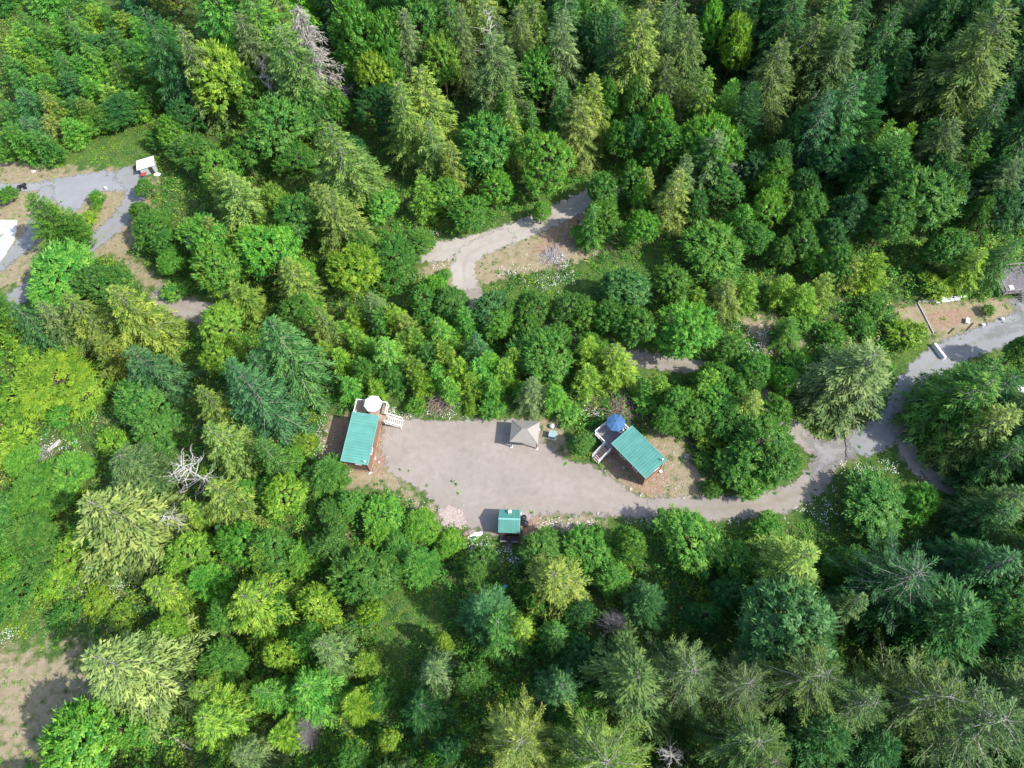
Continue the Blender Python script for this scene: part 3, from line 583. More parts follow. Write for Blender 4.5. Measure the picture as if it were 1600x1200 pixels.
# kind, pixel x, y (tip of a conifer, middle of a leafy crown), crown width in pixels, height in metres, colour
TREES = '''
H 218 8 60 24 dg|M 335 120 115 15 yg|F 275 35 70 20 gy|H 368 15 55 20 gy|F 98 8 50 13 g|Y 115 85 40 10 lg|Y 40 60 44 10 g|Y 80 20 42 11 lg|Y 185 15 42 11 yg|Y 160 10 40 11 g|Y 205 25 40 11 lg|Y 232 60 44 11 g|Y 225 95 44 11 yg|Y 170 70 40 10 g|Y 110 150 42 9 g|Y 160 130 44 10 yg|Y 48 118 40 9 lg|Y 8 190 46 9 g|Y 52 205 40 7 g|Y 100 185 44 8 lg|A 165 180 50 7 g|Y 200 142 42 9 lg|Y 248 30 42 11 g|Y 20 35 42 11 lg|Y 5 85 42 10 g|Y 120 30 40 11 yg|Y 140 5 42 11 yg|F 30 15 50 12 g|Y 62 40 42 11 g|Y 10 55 42 11 yg|F 108 35 50 13 g
Y 165 40 42 12 bg|Y 200 60 40 11 g|F 132 68 45 11 lg|F 85 78 50 12 g|Y 45 85 42 11 yg|Y 18 108 42 11 g|A 150 75 55 10 bg|F 178 95 55 12 yg|Y 62 112 42 10 g|Y 98 110 42 10 bg
Y 130 118 42 10 lg|F 28 138 55 11 bg|F 62 140 50 12 ol|Y 85 155 40 9 g|A 210 120 60 10 g|A 190 165 65 9 dg|A 232 150 50 9 g|F 72 178 50 7 ol|F 32 180 55 9 bg|Y 5 160 42 9 g
A 12 225 55 5 g|A 142 186 56 5 g|Y 122 152 38 9 ol|A 262 90 50 12 g|A 285 180 50 9 dg|A 266 200 45 8 lg|S 245 215 40 4 g|A 300 235 75 8 g|Y 285 218 30 8 yg|A 340 262 80 9 lg
Y 330 262 48 11 ol|M 385 75 60 14 lg|M 392 140 60 12 g|H 440 33 82 24 gy|D 468 12 70 22 n|B 402 88 40 15 n|M 428 195 112 14 g|F 515 186 105 19 ol|A 480 170 50 12 g|A 530 165 45 10 lg
M 560 55 80 20 g|M 605 70 75 18 g|M 650 25 80 20 g|M 545 15 60 20 dg|H 628 8 42 20 gy|M 585 118 60 14 yg|A 610 110 50 13 g|M 592 165 70 12 dg|H 622 120 62 21 ol|H 652 105 75 21 ol
F 668 186 55 14 ol|F 700 218 50 12 ol|M 690 95 80 14 yg|H 715 5 40 20 gy|H 772 50 78 21 gy|F 790 142 45 15 ol|B 765 16 45 17 n|M 752 220 100 12 g|A 795 180 50 13 g|M 695 300 60 7 lg
M 592 322 68 7 lg|A 455 240 60 7 g|M 735 330 60 7 g|Y 655 272 42 10 yg|Y 490 285 50 10 ol|M 770 292 60 8 lg|M 830 45 62 16 yg|H 815 5 50 20 gy|H 876 15 58 22 gy|M 928 60 55 16 bg
A 905 20 45 18 g|F 962 5 72 20 dg|H 1000 12 78 24 ol|H 1042 0 52 21 do|H 1048 85 52 17 do|H 1085 18 62 22 do|M 1115 40 42 16 lg|M 1150 60 55 15 yg|M 838 115 60 14 lg|F 880 120 52 14 g
Y 903 128 32 12 yg|F 830 155 36 12 g|H 905 152 58 15 ol|H 932 115 52 17 ol|A 950 158 42 13 lg|M 853 247 92 12 lg|M 990 162 50 13 g|M 1025 182 58 12 lg|M 990 208 48 11 dg|A 1040 220 62 12 g
F 1110 102 52 15 yg|C 1150 122 48 13 lg|C 1182 125 52 14 dg|M 1105 220 105 13 lg|F 1128 200 72 14 gy|F 1070 240 58 12 gy|F 1013 260 42 10 ol|M 945 295 62 8 g|A 985 272 34 9 g|A 968 215 50 10 g
H 1225 60 66 19 do|H 1280 18 72 20 do|H 1332 30 72 20 do|H 1402 5 60 22 dg|M 1458 42 58 18 dg|H 1422 45 60 18 dg|M 1210 18 44 18 dg|H 1578 0 110 26 do|A 1508 45 80 18 dg|M 1480 128 90 14 bg
F 1345 105 85 18 bg|F 1300 140 75 16 bg|C 1380 98 55 16 dg|Y 1400 183 36 10 yg|Y 1430 186 36 10 yg|C 1412 205 80 14 g|H 1500 185 66 16 do|Y 1547 205 48 12 g|F 1590 120 62 18 dg|M 1587 212 44 14 bg
H 1592 248 56 14 do|M 1596 45 50 18 dg|A 1245 200 50 12 dg|M 1212 295 44 8 lg|A 1460 265 60 10 dg|C 48 304 70 13 g|S 12 302 34 3 g|S 150 307 30 2.6 lg|S 148 323 20 1.6 yg|S 130 345 38 2.2 yg
A 235 352 70 6 g|A 263 378 60 6 g|A 265 410 52 5 lg|A 220 332 40 5 g|A 226 290 34 4.5 g|M 318 372 80 10 lg|F 352 268 78 14 ol|M 342 415 90 11 lg|M 390 385 72 10 lg|F 318 338 52 10 ol
M 90 432 115 9 lg|M 150 438 85 9 g|F 172 452 92 15 ol|F 55 468 62 12 gy|F 97 462 72 13 ol|F 14 472 62 12 bg|F 200 546 82 13 bg|Y 362 440 60 9 ol|M 345 502 72 8 yg|M 345 548 70 9 yg
F 352 560 80 14 bg|M 90 592 120 4 yg|S 20 520 60 3.5 yg|S 40 552 55 3.5 yg|Y 150 530 60 9 ol|S 272 452 44 3 lg|M 415 388 88 11 lg|M 460 335 68 11 g|F 510 288 80 15 ol|M 430 308 52 8 yg
M 548 420 78 9 yg|A 620 395 90 6 g|A 652 378 55 5 g|F 442 402 72 12 ol|F 492 475 56 12 ol|M 455 490 60 8 g|F 576 456 50 10 gy|Y 590 478 42 8 g|Y 608 478 40 8 yg|Y 630 490 40 8 ol
Y 552 515 40 8 yg|Y 645 512 40 8 yg|A 662 468 60 7 g|A 705 472 70 7 g|A 680 448 45 6 lg|F 682 495 48 9 lg|Y 722 478 36 8 lg|F 742 520 52 9 bg|M 768 482 68 7 bg|F 595 526 62 10 lg
Y 690 532 40 8 yg|Y 712 560 44 8 yg|Y 745 560 42 8 lg|Y 762 550 40 8 lg|Y 788 562 42 7 yg|Y 640 555 38 8 yg|Y 662 535 36 8 g|F 412 500 106 18 bg|F 388 548 76 13 bg|A 792 485 50 6 g|S 694 428 20 1.2 lg
Y 525 545 38 7 yg|Y 678 570 38 7 lg|Y 612 575 36 6 g|Y 560 560 40 7 g|M 835 480 70 7 g|F 930 318 46 10 g|M 942 335 52 9 g|M 1000 352 62 8 lg|F 1062 262 56 13 ol|M 1115 388 100 8 g
M 1050 436 66 7 g|M 972 448 75 8 bg|M 890 482 60 7 g|M 915 492 58 7 g|M 952 490 66 8 g|M 995 510 70 8 g|M 1075 517 85 9 lg|F 1140 440 56 8 ol|Y 1095 450 36 6 yg|Y 1177 430 42 8 yg
M 850 555 102 8 g|F 968 540 66 10 yg|Y 925 528 48 9 yg|Y 920 572 46 7 yg|M 1145 545 60 5 g|M 1182 575 60 6 g|Y 1115 580 50 7 yg|M 1200 318 56 10 lg|M 1265 322 52 9 g|A 1222 392 44 7 g
M 1312 402 55 8 g|M 1432 305 120 13 g|M 1385 262 80 12 dg|M 1475 295 85 12 dg|M 1390 345 80 11 g|M 1482 385 62 8 g|A 1532 330 44 10 g|Y 1235 430 44 7 yg|Y 1265 445 50 7 yg|Y 1300 428 42 8 ol
Y 1345 400 38 8 ol|Y 1380 396 48 8 yg|F 1542 388 52 9 yg|S 1370 477 45 3 g|S 1465 446 52 3 yg|S 1546 483 22 1.6 g|F 1590 370 60 11 g|S 1256 502 32 2.2 lg|S 1300 522 42 3 g|S 1350 506 50 3 g
S 1245 567 60 4 lg|F 1366 550 138 14 gy|F 1552 588 112 15 g|F 1588 640 105 14 ol|M 1545 680 46 5 lg|S 1418 520 62 3.5 yg|S 50 612 100 3 yg|S 132 612 82 3 yg|S 20 690 62 3 yg|A 112 732 82 5 lg
A 60 762 90 4 g|A 45 830 100 4 g|M 215 622 82 8 g|A 240 672 84 7 g|F 305 608 60 14 ol|F 362 574 105 18 bg|B 268 712 62 13 n|F 320 664 92 14 ol|H 180 712 82 12 gy|F 137 777 150 17 pg
B 242 790 46 10 n|F 330 755 82 12 ol|F 285 780 46 9 yg|A 290 862 80 8 yg|M 372 850 80 8 lg|A 388 770 60 7 lg|F 335 825 28 6 bg|S 110 862 70 2.6 yg|S 60 882 60 3 g|S 18 882 44 3 lg
M 445 772 66 9 yg|C 502 727 65 6 g|A 545 785 52 5 lg|M 600 806 62 4 lg|A 656 822 56 4 lg|C 592 824 48 4 lg|A 703 848 52 3.5 lg|A 515 852 72 7 g|M 562 898 112 8 g|A 420 852 82 8 g
F 402 690 60 12 g|C 645 872 57 6 g|A 455 715 52 5 lg|S 470 690 52 2.5 yg|S 650 632 32 2.4 lg|S 768 635 36 2.6 lg|S 736 638 24 1.6 yg|A 906 692 48 4.5 g|F 832 590 54 8 gy|Y 868 604 38 6 lg
S 888 646 42 2.6 lg|M 1060 626 52 6 lg|M 1088 650 60 6 g|A 1048 655 60 5 g|M 1122 618 72 6 lg|A 1145 652 92 6 g|F 1185 612 52 9 ol|A 1195 688 125 8 g|S 1100 718 32 2.4 g|S 1115 766 34 2.6 g
M 1180 752 62 4 lg|M 1152 722 70 5 g|S 1108 682 44 2.6 yg|M 1080 848 100 7 lg|A 985 847 70 7 g|M 922 862 82 5 lg|M 842 862 70 5 g|F 868 888 100 12 ol|F 1268 868 122 15 ol|A 1368 788 122 6 g
M 1440 786 62 6 lg|P 1445 892 140 15 dg|F 1545 850 78 12 dg|F 1590 868 110 15 bg|F 136 1036 160 17 pg|M 120 1168 120 13 lg|A 195 1138 62 9 lg|F 232 908 66 10 yg|F 372 932 105 13 yg|F 298 1080 66 10 yg
F 305 1118 105 12 yg|C 302 897 57 8 lg|A 345 1032 82 6 g|F 400 1078 62 11 lg|F 368 1182 70 10 gy|S 150 932 52 2.5 yg|S 190 962 42 2 yg|S 12 932 62 3 g|S 98 962 50 3 g|A 490 945 72 10 yg
M 575 950 46 8 yg|A 430 1022 62 9 yg|F 500 1008 76 12 gy|F 468 1068 86 11 lg|C 545 1094 49 9 yg|A 440 942 50 8 g|M 610 1155 36 6 yg|W 476 1142 60 4 n|F 670 1040 76 12 gy|A 690 1000 32 7 yg
C 752 947 73 11 bg|F 780 972 82 12 g|A 732 1062 62 9 g|F 655 1102 82 9 dg|M 672 1182 32 6 lg|A 548 1182 70 7 g|Y 425 1150 50 8 yg|F 812 972 52 13 yg|C 1015 932 66 8 dg|W 965 976 60 4 n
F 868 985 62 10 g|F 876 1066 82 13 bg|M 905 1022 72 8 dg|M 912 1112 72 8 lg|F 1010 1060 150 19 do|P 1096 1042 105 19 do|P 1182 1060 112 18 do|P 806 1166 115 20 ol|P 952 1192 145 20 ol|P 1192 1152 115 18 do
B 1070 1180 50 10 n|M 1232 985 190 16 bg|P 1292 1054 132 20 do|P 1384 1094 95 18 do|P 1488 1085 150 20 do|F 1345 932 72 12 do|C 1530 965 150 15 dg|M 1568 935 90 12 bg|P 1592 1125 145 20 do|C 1310 1150 110 13 dg
C 1400 1165 90 12 dg|P 1225 1190 90 17 do|A 1330 880 70 8 g|M 1150 930 60 7 dg|A 1410 960 80 9 dg|S 1010 625 44 2.6 lg|A 700 1175 60 7 dg|A 1150 880 70 6 g|A 745 880 60 5 g|A 590 1090 60 5 g
S 1560 738 60 3 g|A 1515 856 56 6 dg|M 1290 250 60 9 dg|A 1330 330 66 9 dg|A 1340 250 60 9 dg|M 1180 260 50 8 dg|A 1090 320 44 8 g|F 1560 560 90 14 g|F 1602 585 90 14 dg|F 1600 695 90 12 dg|F 1592 790 84 12 dg|F 1608 760 90 13 do|A 1598 545 50 8 g|A 1180 372 60 8 g|A 1160 342 50 8 lg|M 1250 378 60 8 g|A 1275 405 44 6 lg|A 1300 365 60 8 dg|F 1240 500 46 6 g|A 1300 560 60 5 g|Y 600 545 38 7 yg|Y 575 530 36 6 lg|Y 625 520 38 7 yg|Y 655 580 36 6 yg|Y 700 590 36 6 lg|Y 735 585 36 6 yg|Y 770 590 34 6 lg|Y 800 545 36 7 yg|Y 540 590 36 6 lg|Y 580 595 34 5 yg|Y 500 535 36 7 yg|Y 470 460 38 7 lg|Y 545 480 36 7 yg|Y 820 600 34 5 lg|Y 530 500 36 6 lg|Y 1080 610 34 5 yg|Y 1035 590 36 6 yg|Y 1012 598 34 5 lg|A 825 508 56 6 g|M 872 522 52 6 g|M 918 540 52 6 g|Y 962 560 44 7 yg|A 780 500 52 6 lg|M 1122 588 54 6 g|A 1150 608 50 6 g|A 1215 640 56 6 g|S 1100 590 40 3 lg|M 990 282 50 9 g|A 1215 275 60 9 g|M 1060 300 50 8 g|A 1000 300 44 8 lg|A 1130 290 54 8 g|A 1300 205 70 11 dg|A 1215 250 60 10 dg|M 1255 285 60 9 dg|A 1350 290 60 9 dg|A 1550 270 60 11 dg|M 1560 320 60 10 dg|A 1450 215 50 10 dg|M 1170 600 50 6 g|A 1225 590 60 6 lg|Y 1100 600 40 6 yg|A 30 720 60 3.5 lg|S 95 640 60 2.5 lg|S 30 650 60 2.5 yg|S 175 690 50 3 yg|A 150 820 60 4 lg|S 40 780 60 3 yg|A 175 770 50 4 g|S 80 910 60 2.5 yg|S 170 870 50 2.5 lg|A 420 770 60 7 g|Y 395 860 50 8 yg|A 350 960 60 7 g|A 260 980 60 7 yg|C 460 862 48 6 lg|A 520 800 60 4 g|A 620 855 60 4 g|A 480 1000 60 8 g|Y 560 1030 40 7 yg|A 840 930 60 5 g|A 900 955 60 6 dg|A 1100 960 60 8 dg|A 960 900 60 5 lg|A 1200 830 60 4 lg|M 380 240 60 9 g|A 470 430 50 8 lg|A 520 360 50 7 g|Y 405 330 40 8 yg|A 560 380 50 6 g|A 845 330 40 5 lg|M 905 365 30 4 lg|A 555 235 44 9 dg|A 725 255 40 9 dg
'''
_r = random.Random(4); _o = []
for _y, _n in ((-38, 27), (-95, 24), (-165, 20), (-245, 16)):          # the wood goes on beyond the top edge; boughs and trunks of these reach into the picture
    for _i in range(_n):
        _x = -40 + 1700 * (_i + _r.uniform(.15, .85)) / _n; _lf = _x < 230
        _k = _r.choice('YFYA' if _lf else 'HHFFHMA'); _w, _h = (50, 11) if _lf else (72, 20)
        if _k in 'MA': _w, _h = 66, (10 if _lf else 16)
        _o.append('%s %d %d %d %d %s' % (_k, _x, _y + _r.uniform(-16, 16), _w * _r.uniform(.85, 1.2), _h * _r.uniform(.85, 1.15), _r.choice(['g', 'gy', 'ol', 'g', 'lg', 'bg'] if _x < 900 else ['dg', 'dg', 'do', 'g', 'do'])))  # right of centre the darker greens put that side's shade into the colour
for _i in range(34):                                   # and past the right, left and near edges
    _y = -60 + 1330 * (_i // 2 + _r.random()) / 17; _x = 1640 + 75 * (_i % 2) + _r.uniform(-14, 14)
    if 300 < _y < 600: continue
    _o.append('%s %d %d %d %d %s' % (_r.choice('FFHPA'), _x, _y, _r.uniform(75, 105), _r.uniform(12, 17), _r.choice(['g', 'dg', 'do', 'gy'])))
for _i in range(16):
    _y = 480 + 480 * _i / 16; _o.append('%s %d %d %d %d %s' % (_r.choice('FAYS'), -40 - 55 * (_i % 2) + _r.uniform(-12, 12), _y, _r.uniform(50, 80), _r.uniform(4, 9), _r.choice(['g', 'lg', 'yg'])))
for _i in range(15): _o.append('%s %d %d %d %d %s' % (_r.choice('FPAM'), 60 + 105 * _i + _r.uniform(-20, 20), 1262 + _r.uniform(-14, 14), _r.uniform(80, 110), _r.uniform(10, 16), _r.choice(['g', 'gy', 'lg'] if _i < 6 else ['dg', 'do', 'g'])))
TREES += '|'.join(_o)
LAND = [('the white-umbrella cabin', 565, 690), ('the blue-umbrella cabin', 990, 705), ('the tan gazebo', 820, 678), ('the teal-roofed shed', 796, 815), ('the white-roofed hut', 230, 258),
        ('the left gravel turnaround', 120, 300), ('the upper road fork', 735, 390), ('the lane junction', 1400, 665), ('the dark timber deck', 1580, 440), ('the grey dead conifer', 500, 90),
        ('the dry bottom-left clearing', 60, 1090), ('the tall bleached snag', 262, 720), ('the blue tarp', 1585, 718), ('the huge blue-green maple', 1240, 985), ('the white tank', 294, 380),
        ('the flowery dry bank', 860, 410), ('the shady green hollow', 640, 985), ('the dry dirt yard', 1500, 490), ('the driveway bend', 1285, 745), ('the concrete slab', 10, 375),
        ('the top-left corner', 0, 0), ('the top-right corner', 1600, 0), ('the bottom-right corner', 1600, 1200), ('the bottom-left corner', 0, 1200), ('the photo top centre', 800, 0), ('the photo bottom centre', 800, 1200)]
def rel(x, y, big=False):
    best = min(LAND, key=lambda l: math.hypot((x - l[1]), (y - l[2]) * 1.1) + (60 if 'photo' in l[0] or 'corner' in l[0] else 0))
    dx, dy = x - best[1], y - best[2]; d = math.hypot(dx, dy)
    if 'corner' in best[0]: s = 'at' if d < 120 else 'near'
    elif abs(dx) > abs(dy) * 1.8: s = 'right of' if dx > 0 else 'left of'
    elif abs(dy) > abs(dx) * 1.8: s = 'in front of' if dy > 0 else 'beyond'
    else: s = ('front-' if dy > 0 else 'back-') + ('right of' if dx > 0 else 'left of')
    return s, best[0], d
ORD = ['leftmost', 'second', 'third', 'fourth', 'fifth', 'sixth', 'seventh', 'eighth', 'ninth', 'tenth', 'eleventh', 'twelfth']
SPECIAL = {'D 468 12': 'tall grey dead conifer with drooping bare boughs, upper left of centre', 'M 1232 985': 'huge blue-green round-leaved tree among the spiky conifers, lower right',
           'B 268 712': 'tall bleached leafless snag leaning over olive firs, left side', 'F 137 777': 'broad pale olive fir standing left of the bleached snags',
           'F 412 500': 'largest blue-green fir, behind and left of the white-umbrella cabin', 'A 908 692': 'round dark green bush between utility boxes and blue-umbrella stairs',
           'F 1366 550': 'wide grey-green conifer overhanging the lane junction from the left', 'M 335 120': 'big yellow-green round tree with pale trunk showing, top left',
           'W 476 1142': 'pale grey leafless bush near the bottom edge, left of centre', 'W 965 976': 'grey leafless bush in shade below the driveway, right of centre',
           'F 136 1036': 'pale green long-boughed fir leaning over the dry bottom-left clearing', 'M 853 247': 'round bright green tree right above the upper gravel road',
           'M 1075 517': 'dome-shaped bright green tree at the end of the leafy row', 'C 48 304': 'slanting feathery green tree beside the concrete slab'}
rows = []
for ln in TREES.strip().splitlines():
    for e in ln.split('|'):
        k, x, y, wd, h, c = e.split()
        if float(x) < 262 and float(y) < 190 and k in 'YFA': h = float(h) * .68
        rows.append([k, float(x), float(y), float(wd), float(h), c, ' '.join((k, x, y))])
by = {}
for r in rows:
    if r[6] in SPECIAL: r.append(SPECIAL[r[6]]); continue
    size = 'tall' if r[4] >= 15 else 'small' if r[3] < 50 and r[4] < 9 else 'broad' if r[3] >= 90 else ''
    if r[0] in 'SYBW': size = ''
    s, l, d = rel(r[1], r[2])
    if r[2] < 0: s, l = 'cut off by the top edge,', ('left third' if r[1] < 533 else 'middle third' if r[1] < 1067 else 'right third')
    if r[1] > 1610: s, l = 'standing past the right edge,', 'upper half' if r[2] < 600 else 'lower half'
    if r[1] < -15: s, l = 'standing past the left edge,', 'lower half'
    if r[2] > 1225: s, l = 'standing past the near edge,', 'left half' if r[1] < 800 else 'right half'
    base = ' '.join(v for v in (size, CNAME[r[5]], KNAME[r[0]][1], s, l) if v)
    r.append(base); by.setdefault(base, []).append(r)
for base, v in by.items():
    if len(v) == 1: continue
    xs, ys = [r[1] for r in v], [r[2] for r in v]; horiz = max(xs) - min(xs) > (max(ys) - min(ys)) * .8
    v.sort(key=lambda r: r[1] if horiz else r[2])
    for i, r in enumerate(v):
        n = len(v)
        if n == 2: q = ('the left one' if i == 0 else 'the right one') if horiz else ('the upper one' if i == 0 else 'the lower one')
        else: q = (('leftmost' if horiz else 'topmost') if i == 0 else ORD[i] + (' from left' if horiz else ' from top')) if i < n - 1 and i < 12 else (('rightmost' if horiz else 'lowest') if i == n - 1 else 'number %d from left' % (i + 1))
        r[7] = base + ', ' + q
rnd = random.Random(11); cnt = {}
blocked = []
for k, x, y, wd, h, c, key, label in rows:
    leafy = k in 'MASW'
    zt = h * (.62 if leafy else 1.0)
    p = G(x, y, zt); m = mpp(x, y, h * (.6 if leafy else .45)); W = wd * m
    if not leafy: W *= 1.12
    if k == 'H': W *= 1.22; h *= .9; zt = h; p = G(x, y, zt)
    vs = PROTO[k]; i = cnt[k] = cnt.get(k, rnd.randrange(5)) + 1; ta, cr, h0, w0 = vs[i % len(vs)]
    name, word = KNAME[k]
    e = empty(name, (p.x, p.y, 0), rnd.uniform(0, 6.28), label, 'bush' if k in 'SW' else 'tree', GNAME[k])
    lean = .03 if not leafy else .05
    if k == 'B': lean = .12
    e.rotation_euler = (rnd.uniform(-lean, lean), rnd.uniform(-lean, lean), rnd.uniform(0, 6.28))
    s = (W / w0, W / w0, h / h0); e.scale = (s[0] * rnd.uniform(.84, 1.18), s[1] * rnd.uniform(.84, 1.18), s[2]) if leafy else (s[0] * rnd.uniform(.93, 1.07), s[1] * rnd.uniform(.93, 1.07), s[2])
    t_ = obj('trunk' if k not in 'SW' else 'stem', ta, e); c_ = obj('crown' if k not in 'BDW' else ('branches'), cr, e)
    b = COL[c]; j = rnd.uniform(.85, 1.15); c_.color = (b[0] * j * rnd.uniform(.88, 1.14), b[1] * j, b[2] * j * rnd.uniform(.8, 1.25), 1)
    blocked.append((p.x, p.y, W / 2, h))

# ------------------------------------------------------------------ undergrowth (nobody could count it)
BLDG = [(np.array([-21.4, 39.6]), 3.9), (np.array([-20.3, 44.5]), 3.2), (np.array([-22.5, 37.5]), 2.2), (np.array([16.2, 33.9]), 3.4), (np.array([13.2, 37.3]), 2.8), (np.array([-1.9, 26.2]), 2.2), (np.array([-1.9, 22.8]), 1.6), (np.array([1.2, 38.7]), 2.6)]
def undergrowth():
    rs = np.random.RandomState(3); n = 102000
    P = np.c_[rs.uniform(-155, 155, n), rs.uniform(-34, 195, n)]
    P = P[rs.rand(n) < np.interp(P[:, 1], [0, 90, 185], [1, .75, .3])]
    # only where the picture or a step beside it can see
    e1 = np.abs(P[:, 0]) < 92 + np.clip(P[:, 1], 0, 200) * .34
    P = P[e1]; n = len(P)
    sd = sd_any(P); dry = soft(P, DRY, 1.5); dirt = soft(P, DIRT, .8); gr = soft(P, GRASS, 2)
    tuft = (sd < 1.4) & (sd > -1.0) & (rs.rand(n) < .16) | (sd < 4.5) & (sd > 1) & (rs.rand(n) < .10) & (P[:, 0] < -4) & (P[:, 0] > -24) & (P[:, 1] > 22) & (P[:, 1] < 38) & (fnoise(P, 4) > .5)
    keep = (sd < -1.0) & (rs.rand(n) > np.clip(dry * .94 + dirt, 0, .985))
    for c, r in BLDG: keep &= np.hypot(*(P - c).T) > r
    tuft &= ~keep
    for c, r in BLDG: tuft &= np.hypot(*(P - c).T) > r
    keep |= tuft; tuft = tuft[keep]
    P, dry, gr, sd = P[keep], dry[keep], gr[keep], sd[keep]; n = len(P)
    nz = fnoise(P, 9); nz2 = fnoise(P + 300, 16); far = np.clip(P[:, 1] / 220, 0, 1)
    ht = (.45 + 5.2 * np.clip(nz - .36, 0, 1) * (rs.rand(n) ** .5)) * (1 - .85 * gr) * (1 - .75 * dry) * np.clip((-sd) / 3.5, .22, 1) * rs.uniform(.6, 1.3, n)
    rad = (.55 + .6 * rs.rand(n)) * (1 - .45 * dry) * (1 - .15 * gr)
    pal = np.array([(.062, .212, .030), (.100, .290, .034), (.178, .310, .032), (.040, .145, .030), (.115, .225, .060), (.22, .235, .10)])
    ht = np.where(tuft, rs.uniform(.08, .3, n), ht); rad = np.where(tuft, rs.uniform(.12, .38, n), rad)
    left = np.clip((-P[:, 0] - 20) / 50, 0, 1)
    wts = np.c_[.9 + 0 * nz2, .8 + .6 * (nz2 > .5), .35 + 2.2 * left * (nz2 > .38) + .5 * (nz > .55), .7 * (1 - left), .25 + .5 * left, .05 + .12 * left + .5 * dry]
    wts /= wts.sum(1, keepdims=True); cu = wts.cumsum(1); ci = (rs.rand(n)[:, None] > cu).sum(1); col = pal[np.minimum(ci, 5)]
    K = np.where(dry > .5, 14, 32); K = (np.where(tuft, 7, K) * rs.uniform(.7, 1.2, n) * (1 - .35 * far)).astype(int); idx = np.repeat(np.arange(n), K); N = len(idx)
    v = spray_dirs(rs, N, .5); v[:, 2] = np.abs(v[:, 2]); rr = rs.rand(N) ** .45
    p = np.c_[P[idx], np.zeros(N)] + v * (rr[:, None] * np.c_[rad[idx], rad[idx], ht[idx]]) + np.array([0, 0, .04])
    nr = unit(v * .5 + np.array([0, 0, .7]) + rs.normal(0, .35, (N, 3))); d = unit(np.cross(nr, rs.normal(size=(N, 3)))); d[:, 2] = np.maximum(d[:, 2], -.1)
    s = rs.uniform(.18, .42, N) * (1 - .35 * gr[idx]); V, F = kites(p - d * s[:, None] / 2, d, nr, s, s * rs.uniform(.35, .75, N), .5)
    V[:, 2] = np.maximum(V[:, 2], .02)
    me = mesh_from('undergrowth', V, F, [M['under']], {'tint': rs.rand(N).astype(np.float32), 'plant': col[idx] * rs.uniform(.75, 1.25, N)[:, None]})
    return tag(obj('undergrowth', me), 'low mixed green brush and ferns covering the forest floor', kind='stuff')
undergrowth()
def stones():
    rs = np.random.RandomState(12); q = np.concatenate([G_rand(rs, v, 420) for v in ([(545, 640), (560, 735), (600, 745), (612, 690), (618, 655)], [(940, 705), (985, 700), (1050, 740), (1095, 780), (1000, 778), (945, 730)], [(990, 680), (1040, 668), (1100, 735), (1095, 780), (1030, 770)], [(683, 792), (725, 790), (730, 828), (690, 822)], [(815, 800), (880, 800), (950, 812), (850, 836)], [(830, 395), (930, 360), (960, 390), (860, 425)], [(600, 740), (680, 790), (690, 830), (600, 770)])])
    n = len(q); s_ = rs.uniform(.03, .13, n) ** 1.0; o = np.array([(1, 0, .1), (0, 1, .0), (-1, 0, .05), (0, -1, .1), (0, 0, .8)]) ; V = q[:, None] + o[None] * (s_[:, None, None] * rs.uniform(.6, 1.3, (n, 5, 1)))
    V[:, :, 2] += .02; F = np.array([(0, 1, 4), (1, 2, 4), (2, 3, 4), (3, 0, 4)])[None] + (np.arange(n) * 5)[:, None, None]
    return tag(obj('loose_stones', mesh_from('loose_stones', V.reshape(-1, 3), F.reshape(-1, 3), [mat('stone', (.42, .37, .33), .9, .3, 2)])), 'loose pale stones scattered on the dirt round the yard', kind='stuff')
def G_rand(rs, px, k):
    q = poly(px); P = np.c_[rs.uniform(q[:, 0].min(), q[:, 0].max(), k), rs.uniform(q[:, 1].min(), q[:, 1].max(), k)]; P = P[sd_poly(P, q) > 0]; return np.c_[P, np.zeros(len(P))]
stones()
def flowers():
    """oxeye daisies in drifts along the verges"""
    rs = np.random.RandomState(8); D = [(640, 648, 30, 5), (700, 646, 24, 4), (612, 645, 10, 6), (505, 690, 12, 22), (900, 645, 12, 5), (930, 646, 8, 4), (890, 820, 34, 7), (1020, 815, 20, 5), (1100, 811, 70, 3), (1210, 795, 30, 8),
         (1345, 735, 22, 9), (1385, 728, 16, 7), (1285, 800, 18, 14), (1330, 760, 20, 12), (885, 408, 18, 10), (880, 432, 18, 6), (850, 445, 25, 6), (810, 425, 20, 10), (690, 415, 12, 6), (668, 370, 10, 8), (655, 345, 6, 8),
         (1190, 520, 22, 10), (1090, 300, 10, 6), (1470, 745, 30, 10), (175, 905, 30, 18), (130, 870, 30, 10), (230, 880, 20, 10), (10, 990, 12, 8), (95, 600, 60, 20), (75, 705, 50, 15), (755, 860, 25, 12), (800, 872, 30, 10), (1370, 470, 14, 5), (965, 372, 20, 5), (1185, 545, 20, 8)]
    C = []
    for x, y, a, b in D:
        k = int(a * b * .11) + 7; q = rs.normal(size=(k, 2))
        for u in q: C.append(G(x + u[0] * a * .75, y + u[1] * b * .85, .5))
    C = np.array([tuple(c) for c in C]); C = C[sd_any(C[:, :2]) < .25]; n = len(C); K = 5; i = np.repeat(np.arange(n), K); N = len(i)
    p = C[i] + rs.normal(0, .2, (N, 3)) * np.array([1, 1, .5]); nr = unit(np.array([0, 0, 1.]) + rs.normal(0, .3, (N, 3))); d = unit(np.cross(nr, rs.normal(size=(N, 3)))); s = rs.uniform(.06, .15, N)
    V, F = kites(p, d, nr, s, s, .5); V[:, 2] = np.maximum(V[:, 2], .1)
    me = mesh_from('wildflowers', V, F, [mat('petals', (.78, .78, .72), .7, .1)])
    return tag(obj('wildflowers', me), 'drifts of small white daisies along road verges', kind='stuff')
flowers()

